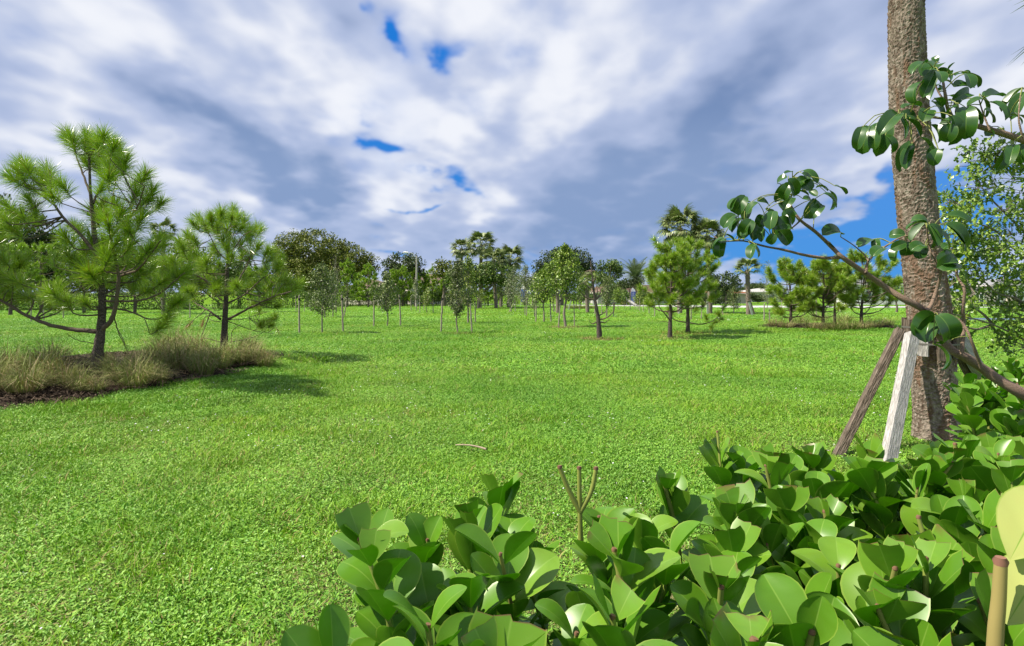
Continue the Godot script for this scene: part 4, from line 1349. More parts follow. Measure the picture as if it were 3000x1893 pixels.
func build_houses() -> void:
	var e := P(1856, 0, 116)
	house("low house with brown hipped tile roof behind the feather flag", Vector3(e.x, gh(e.x, -116), -116), 0.05, 15.0, 9.0, 2.1, 1.4, Color(0.52, 0.50, 0.47), Color(0.225, 0.155, 0.125), true, [["window", -4.6, 0.9, 1.6, 1.2], ["window", -1.5, 0.9, 1.4, 1.2], ["window", 4.2, 0.9, 1.6, 1.2], ["door", 1.6, 0.0, 1.0, 2.05]])
	e = P(1775, 0, 122)
	house("second brown roofed house, mostly hidden behind trees", Vector3(e.x, gh(e.x, -122), -122), -0.1, 9.0, 8.0, 2.4, 1.2, Color(0.55, 0.52, 0.48), Color(0.30, 0.20, 0.16), true, [["window", -1.5, 0.9, 1.4, 1.2]])
	e = P(1252, 0, 108)
	var h := house("house with pinkish roof beside the street lamp pole", Vector3(e.x, gh(e.x, -108), -108), 0.5, 9.0, 8.0, 3.4, 1.9, Color(0.58, 0.54, 0.50), Color(0.36, 0.26, 0.22), true, [["window", -2.0, 1.0, 1.4, 1.2], ["window", 2.0, 1.0, 1.4, 1.2]])
	e = P(1093, 0, 104)
	house("house with tan roof behind the pine with the bare middle", Vector3(e.x, gh(e.x, -104), -104), -0.4, 7.0, 7.0, 2.6, 1.7, Color(0.62, 0.58, 0.52), Color(0.36, 0.27, 0.22), true, [["window", -1.6, 1.0, 1.3, 1.2], ["window", 1.6, 1.0, 1.3, 1.2]])
	e = P(2222, 0, 160)
	house("grey flat block house behind the young propped palm", Vector3(e.x, gh(e.x, -160), -160), 0.0, 9.0, 9.0, 2.6, 0.9, Color(0.48, 0.46, 0.44), Color(0.46, 0.45, 0.43), false, [["window", -2.2, 0.6, 1.6, 1.3], ["window", 1.5, 0.6, 1.6, 1.3]])
	e = P(2105, 0, 118)
	house("low house with orange tile roof behind the dark tree", Vector3(e.x, gh(e.x, -118), -118), 0.1, 8.0, 7.0, 2.0, 0.9, Color(0.5, 0.45, 0.4), Color(0.50, 0.22, 0.12), true, [["window", 0.0, 0.7, 1.6, 1.1]])
	e = P(2560, 0, 104)
	house("white house with grey roof behind the right pines", Vector3(e.x, gh(e.x, -104), -104), -0.1, 11.0, 9.0, 3.4, 1.3, Color(0.72, 0.72, 0.71), Color(0.26, 0.26, 0.27), true, [["window", -2.4, 1.0, 1.5, 1.3], ["window", 1.2, 1.0, 1.5, 1.3]])
	e = P(2935, 0, 92)
	var big := house("white modern house with grey roof behind the pond", Vector3(e.x, gh(e.x, -92), -92), -0.12, 7.0, 8.0, 3.0, 1.1, Color(0.80, 0.80, 0.79), Color(0.30, 0.30, 0.31), true, [["window", -2.6, 0.9, 0.7, 1.3], ["glass_door", 1.2, 0.05, 1.3, 2.0], ["window", 2.8, 1.0, 0.8, 1.2]])
	var g := Geo.new()
	g.box(Vector3(-1.9, -1.0, 4.003), Vector3(0.0, 1.35, 4.35), Color(0.60, 0.52, 0.43))
	part("tan_wall_panel", g.mesh(), plain("tan_paint", 0.9, 0.2), big)
	e = P(2834, 0, 90)
	house("taupe house wing left of the white modern house", Vector3(e.x, gh(e.x, -90), -90), -0.12, 3.2, 7.0, 2.1, 0.0, Color(0.42, 0.38, 0.34), Color.WHITE, false, [["glass_door", -0.4, 0.05, 1.0, 1.7]])
	# street lamp
	var D := 82.0
	var x := P(1221, 0, D).x
	var o := thing("street_lamp", "tall street lamp with curved arm above the pines", "street lamp", Vector3(x, gh(x, -D), -D))
	var top := P(1222, 751, D).y - o.position.y
	g = Geo.new()
	g.tube(PackedVector3Array([Vector3(-0.06, -0.2, 0), Vector3(-0.03, top * 0.5, 0), Vector3(0, top, 0)]), PackedFloat32Array([0.17, 0.14, 0.10]), 12, Color(0.36, 0.34, 0.31), true)
	part("pole", g.mesh(), plain("lamp_concrete", 0.85, 0.3), o)
	g = Geo.new()
	pole_line(g, [Vector3(0, top - 0.15, 0), Vector3(-0.45, top + 0.30, 0), Vector3(-0.85, top + 0.44, 0), Vector3(-1.2, top + 0.47, 0)], 0.045, 0.035, Color(0.62, 0.63, 0.64))
	part("arm", g.mesh(), plain("lamp_metal", 0.4, 0.5), o)
	g = Geo.new()
	g.tube(PackedVector3Array([Vector3(-1.1, top + 0.48, 0), Vector3(-1.2, top + 0.49, 0), Vector3(-1.5, top + 0.5, 0), Vector3(-1.72, top + 0.49, 0), Vector3(-1.8, top + 0.48, 0)]), PackedFloat32Array([0.05, 0.11, 0.14, 0.11, 0.03]), 10, Color(0.78, 0.78, 0.78))
	part("lamp_head", g.mesh(), plain("lamp_metal"), o)
	g = Geo.new()
	g.tube(PackedVector3Array([Vector3(-1.3, top + 0.60, 0), Vector3(-1.3, top + 0.70, 0), Vector3(-1.3, top + 0.72, 0)]), PackedFloat32Array([0.04, 0.04, 0.02]), 8, Color(0.08, 0.08, 0.09), true)
	part("photocell", g.mesh(), plain("lamp_metal"), o)
	# flags, posts
	feather_flag("blue and white feather flag by the road", G(1849, 897), 2.65, 1, true)
	var fl := G(1526, 899)
	feather_flag("pale feather flag between the grey oak saplings", fl, 3.0, 2, false)
	for q in [[1631, 890, 851, "white lamp post left of the bright leafy sapling"], [1740, 892, 812, "lamp post with white head behind the nearly bare pine"], [1838, 893, 851, "thin white post left of the feather flag"]]:
		var f := G(q[0], q[1])
		var tall := P(q[0], q[2], -f.z).y - f.y
		var lp := thing("lamp_post", q[3], "lamp post", f, "posts by the road")
		g = Geo.new()
		g.tube(PackedVector3Array([Vector3(0, -0.1, 0), Vector3(0, 0.25, 0), Vector3(0, 0.3, 0), Vector3(0, tall - 0.3, 0)]), PackedFloat32Array([0.10, 0.09, 0.06, 0.05]), 10, Color(0.68, 0.68, 0.68), true)
		part("post", g.mesh(), plain("lamp_metal"), lp)
		g = Geo.new()
		g.tube(PackedVector3Array([Vector3(0, tall - 0.32, 0), Vector3(0, tall - 0.25, 0), Vector3(0, tall - 0.05, 0), Vector3(0, tall, 0)]), PackedFloat32Array([0.06, 0.14, 0.16, 0.05]), 10, Color(0.82, 0.82, 0.82), true)
		part("lantern", g.mesh(), plain("lamp_metal"), lp)
	# tilted chute beside the flag
	var s0 := P(1836, 874, 86)
	var s1 := P(1868, 896, 84)
	var sl := thing("ramp_board", "grey sloping ramp with a blue top beside the feather flag", "ramp", Vector3(s1.x, gh(s1.x, s1.z), s1.z))
	g = Geo.new()
	var dv := s0 - s1
	var bs := basis_y(dv, 0)
	g.box(Vector3(-0.13, 0, -0.4), Vector3(0.13, dv.length(), 0.4), Color(0.20, 0.20, 0.20), Basis(dv.normalized().cross(Vector3.BACK).normalized(), dv.normalized(), dv.normalized().cross(Vector3.BACK).normalized().cross(dv.normalized())), Vector3(0, 0.02, 0))
	part("board", g.mesh(), plain("board_metal", 0.5, 0.4), sl)
	g = Geo.new()
	g.box(Vector3(-0.25, -0.15, -0.4), Vector3(0.25, 0.2, 0.4), Color(0.03, 0.07, 0.16), Basis.IDENTITY, dv + Vector3(-0.2, 0.05, 0))
	part("blue_top", g.mesh(), plain("blue_paint", 0.5, 0.4), sl)
	g = Geo.new()
	g.tube(PackedVector3Array([Vector3(dv.x, -0.1, dv.z), Vector3(dv.x, dv.y * 0.5, dv.z), Vector3(dv.x, dv.y, dv.z)]), PackedFloat32Array([0.04, 0.04, 0.04]), 8, Color(0.3, 0.3, 0.3))
	part("leg", g.mesh(), plain("board_metal"), sl)


# ---------- saplings and their stakes ----------
# foot and crown in photograph pixels: base x, base y, crown top y, crown bottom y, half width
func sapling(called: String, label: String, sx: float, sy: float, top: float, bottom: float, half: float, cols: Array, s: int, leaves := 1500, leaf := 0.065, thick := 0.028, group := "young trees with stakes", loose := 0.0, lean := 0.0) -> Node3D:
	var r := seeded(s)
	var base := G(sx, sy)
	var D := -base.z
	var k := D / F
	var o := thing(called, label, "young tree", base, group)
	var tall := (sy - top) * k
	var b0 := (sy - bottom) * k
	var w := half * k * 1.18
	var bark := grained("sapling_bark", lin(0.16, 0.135, 0.11), lin(0.34, 0.30, 0.25), Vector3(7, 4, 7), 0.7, 0.9, 29)
	var line := [Vector3(0, -0.08, 0)]
	for q in range(1, 6):
		line.append(Vector3(r.randfn(0, 0.015) * tall + lean * q * 0.2 * k, tall * 0.92 * q / 5.0, r.randfn(0, 0.012) * tall))
	var g := Geo.new()
	g.tube(smooth_line(line, 20), taper(thick, thick * 0.22, 20, 0.9), 9, Color.WHITE)
	part("trunk", g.mesh(), bark, o)
	var limbs := Geo.new()
	var crown := Geo.new()
	var n := 46
	var shape := r.randf_range(0.45, 0.85)
	var heavy := r.randf() * TAU
	var uneven := r.randf_range(0.1, 0.4)
	for q in n:
		var t := (q + r.randf()) / n
		var y := lerpf(b0, tall, t)
		var ring := w * pow(sin(PI * clampf(pow(t, shape) * 0.92 + 0.07, 0.0, 1.0)), 0.75) * r.randf_range(0.35, 1.25 + loose)
		var a := q * 2.4 + r.randfn(0, 0.4)
		ring *= 1.0 + uneven * cos(a - heavy)
		if r.randf() < 0.12: continue
		var at := poly_at(line, clampf(y / tall * 0.94 - 0.05, 0.0, 1.0))
		var e := Vector3(at.x + cos(a) * ring * 0.8, y, at.z + sin(a) * ring * 0.8)
		var from := poly_at(line, clampf((y - ring * 0.9) / tall, b0 / tall * 0.8, 0.97))
		limbs.tube(smooth_line([from, from.lerp(e, 0.5) + on_unit(r) * 0.03, e], 4), taper(thick * 0.30, 0.004, 4), 5, Color.WHITE)
		var cr := w * r.randf_range(0.16, 0.42) * (0.55 if t > 0.8 else 1.0)
		leaves_in(crown, e, Vector3(cr, cr * 1.15, cr), int(leaves / n * 0.95), leaf, cols, r, 0.0)
		leaves_in(crown, at.lerp(e, 0.45), Vector3(cr, cr * 1.4, cr), int(leaves / n * 0.4), leaf, cols, r, 0.0)
	part("branches", limbs.mesh(), bark, o)
	part("crown", crown.mesh(), plain("sapling_leaf", 0.45, 0.5, Color(0.35, 0.4, 0.25)), o)
	return o

func stake(label: String, sx: float, sy: float, tx: float, ty: float, s: int, r0 := 0.030, tie := true, group := "wooden tree stakes") -> void:
	var base := G(sx, sy)
	var D := -base.z
	var r := seeded(s)
	var o := thing("wooden_stake", label, "stake", base, group)
	var top := P(tx, ty, D) - base
	var m := grained("stake_wood", lin(0.22, 0.19, 0.15), lin(0.46, 0.41, 0.34), Vector3(9, 1.6, 9), 0.5, 0.9, 33)
	var g := Geo.new()
	var n := 8
	var pts := PackedVector3Array()
	var rad := PackedFloat32Array()
	for k in n + 1:
		var t := float(k) / n
		pts.append(Vector3(0, -0.1, 0).lerp(top, t) + Vector3(r.randfn(0, 0.006), 0, r.randfn(0, 0.006)))
		rad.append(r0 * (1.05 - 0.15 * t) * r.randf_range(0.94, 1.06))
	pts.append(top + Vector3(0, 0.012, 0)); rad.append(r0 * 0.7)
	g.tube(pts, rad, 8, Color.WHITE, true)
	part("pole", g.mesh(), m, o)
	if tie:
		g = Geo.new()
		var a := Vector3.ZERO.lerp(top, 0.87)
		var b := Vector3.ZERO.lerp(top, 0.93)
		g.tube(PackedVector3Array([a, a.lerp(b, 0.1), a.lerp(b, 0.9), b]), PackedFloat32Array([r0 * 0.9, r0 * 1.25, r0 * 1.25, r0 * 0.9]), 8, Color(0.03, 0.03, 0.03))
		part("strap", g.mesh(), plain("strap", 0.7, 0.3), o)

func mulch_ring(sx: float, sy: float, rad: float, col: Color, s: int) -> void:
	var c := G(sx, sy)
	var r := seeded(s)
	var ph := r.randf() * TAU
	var inside := func(x: float, z: float) -> float:
		var a := atan2(z - c.z, x - c.x)
		return Vector2(x - c.x, (z - c.z)).length() / (rad * (1.0 + 0.14 * sin(a * 3 + ph) + 0.10 * sin(a * 7 + ph * 2)))
	var m := grained("ring_mulch_%d" % s, (col * 0.35).linear_to_srgb(), (col * 1.3).linear_to_srgb(), Vector3(4, 4, 4), 1.5, 0.95, 17, true)
	tag(blob("mulch_ring", c, inside, rad * 1.4, 0.045, m), "mulch ring around a young tree", "mulch", "", "structure")
	var g := Geo.new()
	for k in 900:
		var a := r.randf() * TAU
		var q := rad * sqrt(r.randf()) * 1.12
		var p := Vector3(cos(a) * q, 0, sin(a) * q)
		p.y = gh(c.x + p.x, c.z + p.z) - c.y + r.randf_range(0.04, 0.09)
		var d := Vector3(r.randfn(0, 1), r.randf_range(-0.1, 0.4), r.randfn(0, 1)).normalized()
		var l := r.randf_range(0.05, 0.14)
		var cc := col * r.randf_range(0.6, 2.0)
		g.blade(p, p + d * l * 0.5, p + d * l, d.cross(Vector3.UP).normalized() * 0.004, cc, cc)
	var o := part("straw_mulch", g.mesh(), plain("chips"), self)
	o.position = c
	tag(o, "loose needle straw lying on a mulch ring", "mulch", "", "stuff")

func build_saplings() -> void:
	var oak := [Color(0.075, 0.115, 0.028), Color(0.235, 0.290, 0.085)]
	var grey := [Color(0.095, 0.130, 0.050), Color(0.250, 0.285, 0.130)]
	var lime := [Color(0.120, 0.200, 0.022), Color(0.270, 0.370, 0.045)]
	var gold := [Color(0.120, 0.190, 0.025), Color(0.300, 0.360, 0.060)]
	sapling("oak_sapling", "olive leaved oak sapling between two stakes, left of the row", 944, 978, 775, 905, 46, oak, 701, 2600, 0.075, 0.034)
	stake("stake left of the olive oak sapling", 876, 978, 877, 866, 1, 0.036)
	stake("stake right of the olive oak sapling", 1005, 974, 1002, 866, 2, 0.036)
	sapling("oak_sapling", "smaller oak sapling behind the olive one, with leaning stakes", 975, 931, 790, 900, 38, oak, 702, 1700, 0.09, 0.038, "young trees with stakes", 0.2)
	stake("leaning stake left of the smaller oak sapling", 953, 931, 948, 890, 3, 0.035)
	stake("leaning stake right of the smaller oak sapling", 1008, 928, 1017, 866, 4, 0.04)
	sapling("oak_sapling", "oak sapling between two stakes, in front of the tan roofed house", 1133, 960, 800, 897, 38, oak, 703, 2200, 0.08, 0.036)
	stake("stake left of the oak sapling before the tan roof", 1095, 960, 1096, 868, 5, 0.036)
	stake("stake right of the oak sapling before the tan roof", 1174, 957, 1170, 864, 6, 0.036)
	sapling("oak_sapling", "densest dark oak sapling beside a stake with a loose strap", 1343, 980, 764, 915, 36, [Color(0.068, 0.098, 0.026), Color(0.190, 0.225, 0.075)], 704, 3200, 0.07, 0.032)
	stake("stake with hanging dark strap left of the densest oak sapling", 1291, 978, 1297, 865, 7, 0.034)
	stake("stake right of the densest oak sapling", 1382, 975, 1378, 876, 8, 0.034)
	mulch_ring(1343, 981, 0.55, Color(0.12, 0.075, 0.05), 1)
	sapling("leafy_sapling", "tall yellow green sapling with pale trunk behind the densest oak", 1371, 949, 754, 880, 36, gold, 705, 1300, 0.12, 0.055, "young trees with stakes", 0.3)
	stake("stake right of the tall yellow green sapling", 1393, 947, 1391, 876, 9, 0.035)
	sapling("oak_sapling", "grey oak sapling with a fallen leaning stake", 1498, 916, 785, 885, 32, grey, 706, 1900, 0.10, 0.045, "young trees with stakes", 0.1, 8)
	stake("fallen stake leaning steeply beside the grey oak sapling", 1489, 915, 1511, 879, 10, 0.045, false)
	stake("thin stake behind the fallen leaning one", 1510, 914, 1510, 885, 11, 0.035)
	sapling("oak_sapling", "slim grey oak sapling right of the pale flag", 1538, 923, 778, 885, 27, grey, 707, 1800, 0.09, 0.038, "young trees with stakes", 0.1)
	stake("stake right of the slim grey oak sapling", 1542, 928, 1543, 874, 12, 0.038)
	sapling("oak_sapling", "low thin oak sapling left of the yellow green saplings", 1567, 930, 800, 898, 24, grey, 708, 1100, 0.09, 0.036, "young trees with stakes", 0.3)
	stake("stake in front of the low thin oak sapling", 1570, 946, 1571, 870, 13, 0.036)
	sapling("leafy_sapling", "yellow green sapling with one stake at its right", 1593, 946, 792, 872, 34, lime, 709, 1300, 0.12, 0.05)
	stake("stake right of the yellow green sapling", 1614, 945, 1612, 876, 14, 0.038)
	sapling("leafy_sapling", "small sapling behind the yellow green one, grey trunk", 1621, 916, 835, 878, 24, gold, 710, 700, 0.13, 0.05)
	stake("thin leaning stake beside the small grey trunked sapling", 1626, 916, 1622, 882, 15, 0.03)
	sapling("leafy_sapling", "tallest bright green sapling in a mulch ring between two stakes", 1659, 961, 724, 846, 47, lime, 711, 3000, 0.12, 0.07, "young trees with stakes", 0.25)
	stake("leaning stake left of the tallest bright sapling", 1636, 962, 1642, 872, 16, 0.034)
	stake("dark stake right of the tallest bright sapling", 1683, 958, 1681, 878, 17, 0.030)
	mulch_ring(1660, 962, 0.85, Color(0.20, 0.13, 0.075), 2)
	mulch_ring(1757, 997, 0.75, Color(0.22, 0.14, 0.08), 3)
	mulch_ring(1963, 994, 1.05, Color(0.26, 0.20, 0.08), 4)
	mulch_ring(2018, 980, 1.0, Color(0.17, 0.065, 0.04), 5)
	sapling("oak_sapling", "dark oak sapling left of the young propped palm", 2150, 921, 818, 898, 22, oak, 712, 1800, 0.09, 0.04)
	sapling("oak_sapling", "slim oak sapling rising left of the right mulch bed", 2246, 908, 766, 885, 22, grey, 713, 900, 0.10, 0.04, "young trees with stakes", 0.3)
	sapling("oak_sapling", "thin oak sapling between the first two right pines", 2356, 926, 812, 886, 20, grey, 714, 700, 0.09, 0.034, "young trees with stakes", 0.4)
	sapling("leafy_sapling", "small green tree before the brown roofed house", 1811, 908, 845, 882, 16, lime, 715, 800, 0.13, 0.035, "small trees along the road")
	sapling("leafy_sapling", "small round tree right of the one before the brown roof", 1830, 905, 850, 880, 15, mid_green(), 716, 700, 0.14, 0.035, "small trees along the road")
	sapling("leafy_sapling", "small yellow green tree under the pair of pines at left", 1872, 910, 850, 885, 15, gold, 717, 700, 0.13, 0.035, "small trees along the road")
	sapling("oak_sapling", "olive sapling right behind the nearly bare pine", 1775, 930, 805, 890, 26, oak, 718, 1600, 0.09, 0.036)
	sapling("leafy_sapling", "sapling with spotted leaves left of the striped roof", 1219, 912, 820, 880, 17, grey, 719, 600, 0.12, 0.036)
	sapling("leafy_sapling", "pale sapling in front of the dark pointed pine", 1252, 918, 845, 890, 16, gold, 720, 600, 0.11, 0.034)
	sapling("leafy_sapling", "thin sapling beneath the brightest green pine", 1410, 906, 848, 880, 14, gold, 721, 450, 0.12, 0.036)
	sapling("leafy_sapling", "thin sapling right of the brightest green pine", 1458, 904, 840, 878, 13, lime, 722, 450, 0.12, 0.036)
	sapling("leafy_sapling", "bushy sapling before the dark tree, right of the tallest bright one", 1700, 912, 800, 872, 34, mid_green(), 723, 1300, 0.13, 0.05)
	sapling("dead_sapling", "leafless grey sapling behind the olive oak sapling", 985, 915, 745, 850, 26, grey, 724, 200, 0.05, 0.06, "", 0.3)
	var far := [[1205, 912, 868], [1230, 918, 868], [1241, 911, 870], [1269, 918, 878], [1400, 906, 875], [1421, 906, 876], [1451, 904, 872], [1465, 903, 870], [867, 914, 868], [892, 914, 878], [910, 914, 882], [1118, 912, 885], [1762, 920, 880], [1798, 930, 884], [1778, 930, 886], [1847, 908, 868], [1860, 908, 878], [1866, 909, 876], [1875, 913, 876], [1884, 915, 878], [1902, 920, 878], [1918, 930, 880], [1742, 922, 880], [2025, 938, 880], [2055, 935, 906], [2118, 925, 900], [556, 935, 880], [90, 945, 872], [128, 940, 872], [185, 935, 885], [475, 925, 872], [2392, 938, 880], [2238, 942, 890], [2255, 942, 905], [2290, 905, 868], [2445, 900, 880]]
	var words := [
		"stake left of the spotted sapling by the lamp pole",
		"stake right of the spotted sapling by the lamp pole",
		"stake left of the pale sapling before the dark pointed pine",
		"stake right of the pale sapling before the dark pointed pine",
		"stake left of the thin sapling beneath the brightest pine",
		"stake right of the thin sapling beneath the brightest pine",
		"stake left of the thin sapling past the brightest pine",
		"stake right of the thin sapling past the brightest pine",
		"far stake just left of the olive oak sapling's left stake",
		"far stake just right of the olive oak sapling's left stake",
		"short far stake nearest left of the olive oak sapling's trunk",
		"far stake left of the oak sapling before the tan roof",
		"far stake right beside the nearly bare pine's trunk",
		"stake far right of the sapling behind the nearly bare pine",
		"stake in front of the sapling behind the nearly bare pine",
		"stake standing directly under the feather flag",
		"first stake right of the feather flag",
		"second stake right of the feather flag",
		"stake left of the small yellow green tree by the pines",
		"stake right of the small yellow green tree by the pines",
		"stake below the left edge of the pine pair's crown",
		"stake nearest left of the front pine of the pair",
		"far stake left beside the nearly bare pine's trunk",
		"stake behind the trunk of the rear pine of the pair",
		"short stake right of the rear pine of the pair",
		"short stake beside the dry straw heap",
		"far stake left of the rounded pine's trunk",
		"leaning far stake above the bare reaching limb at left",
		"upright far stake above the bare reaching limb at left",
		"far stake left of the tallest pine's trunk",
		"far stake midway between the two large left pines",
		"stake behind the middle pine of the right bed",
		"leaning stake left of the right bed's first pine",
		"short stake left of the right bed's first pine",
		"far stake seen through the right bed's first pine",
		"far stake seen right of the right bed's middle pine"]
	for k in far.size():
		var f: Array = far[k]
		stake(words[k].replace("stake", "thin stake"), f[0], f[1], f[0] + (k * 7 % 5) - 2.0, f[2], 40 + k, 0.035, k % 3 == 0, "thin stakes far off on the lawn")
	# white-painted and plain props of the distant palms
	var wp := [[1989, 921, 1995, 876], [2074, 922, 2072, 878], [2205, 926, 2194, 881], [1665, 909, 1674, 878], [1689, 899, 1687, 876], [1717, 908, 1719, 874], [1738, 897, 1738, 862], [1709, 892, 1709, 858]]
	var where := ["under the taller fan palm behind the pair of pines", "under the lower fan palm behind the pair of pines", "leaning on the young propped palm", "leaning on the palm behind the tallest bright sapling", "beside the trunk right of the tallest bright sapling", "in the ornamental grass behind the saplings", "left behind the nearly bare pine trunk", "standing before the road behind the saplings"]
	for k in wp.size():
		var b := G(wp[k][0], wp[k][1])
		var o := thing("wooden_prop", "pale prop board " + where[k], "prop", b, "prop boards of the distant palms")
		var top := P(wp[k][2], wp[k][3], -b.z - 0.15) - b
		var g := Geo.new()
		var y := top.normalized()
		var x := y.cross(Vector3(0, 0, 1)).normalized()
		g.box(Vector3(-0.065, -0.1, -0.03), Vector3(0.065, top.length(), 0.03), Color(0.66, 0.64, 0.60) if k != 4 else Color(0.4, 0.36, 0.3), Basis(x, y, x.cross(y)))
		part("board", g.mesh(), grained("prop_paint", lin(0.75, 0.75, 0.75), lin(1, 1, 1), Vector3(6, 1, 6), 0.4, 0.9, 35), o)
		g = Geo.new()
		g.box(Vector3(-0.09, -0.09, -0.05), Vector3(0.09, 0.03, 0.05), Color(0.16, 0.13, 0.10), Basis(x, y, x.cross(y)), top)
		part("cleat", g.mesh(), plain("stem", 0.9, 0.2), o)
	var dp := G(2212, 925)
	var o2 := thing("wooden_prop", "dark prop board behind the pale one on the young palm", "prop", dp, "prop boards of the distant palms")
	var g2 := Geo.new()
	var t2 := P(2197, 880, -dp.z) - dp
	g2.box(Vector3(-0.05, -0.1, -0.03), Vector3(0.05, t2.length(), 0.03), Color(0.14, 0.12, 0.10), Basis(t2.normalized().cross(Vector3.BACK).normalized(), t2.normalized(), t2.normalized().cross(Vector3.BACK).normalized().cross(t2.normalized())))
	part("board", g2.mesh(), plain("stem"), o2)

func mid_green() -> Array:
	return [Color(0.080, 0.145, 0.020), Color(0.19, 0.28, 0.045)]


# ---------- the near palm with its props ----------
func board(o: Node3D, called: String, a: Vector3, b: Vector3, w: float, t: float, face: Vector3, mat: Material, col: Color, s: int) -> void:
	# a sawn timber with eased, slightly uneven edges and slanting ends
	var r := seeded(s)
	var y := (b - a).normalized()
	var z := (face - y * face.dot(y)).normalized()
	var x := y.cross(z)
	# built along its own length so that the grain follows it
	var long := (b - a).length()
	var g := Geo.new()
	var n := 10
	var e := minf(w, t) * 0.10
	var prof := [Vector2(-w / 2 + e, t / 2), Vector2(w / 2 - e, t / 2), Vector2(w / 2, t / 2 - e), Vector2(w / 2, -t / 2 + e), Vector2(w / 2 - e, -t / 2), Vector2(-w / 2 + e, -t / 2), Vector2(-w / 2, -t / 2 + e), Vector2(-w / 2, t / 2 - e)]
	var rows := []
	for k in n + 1:
		var off := r.randfn(0, 0.0015)
		var row := []
		for p in prof: row.append(Vector3(p.x * r.randf_range(0.98, 1.02) + off, long * k / n, p.y * r.randf_range(0.98, 1.02)))
		rows.append(row)
	for k in n:
		for q in 8:
			g.quad(rows[k][q], rows[k][(q + 1) % 8], rows[k + 1][(q + 1) % 8], rows[k + 1][q], col)
	for q in range(1, 7):
		g.tri(rows[n][0], rows[n][q], rows[n][q + 1], col)
		g.tri(rows[0][0], rows[0][q + 1], rows[0][q], col)
	part(called, g.mesh(), mat, o, Transform3D(Basis(x, y, z), a))

func timber(called: String, a: Color, b: Color, s: int) -> StandardMaterial3D:
	return grained(called, a, b, Vector3(5.5, 0.55, 5.5), 1.0, 0.92, s)

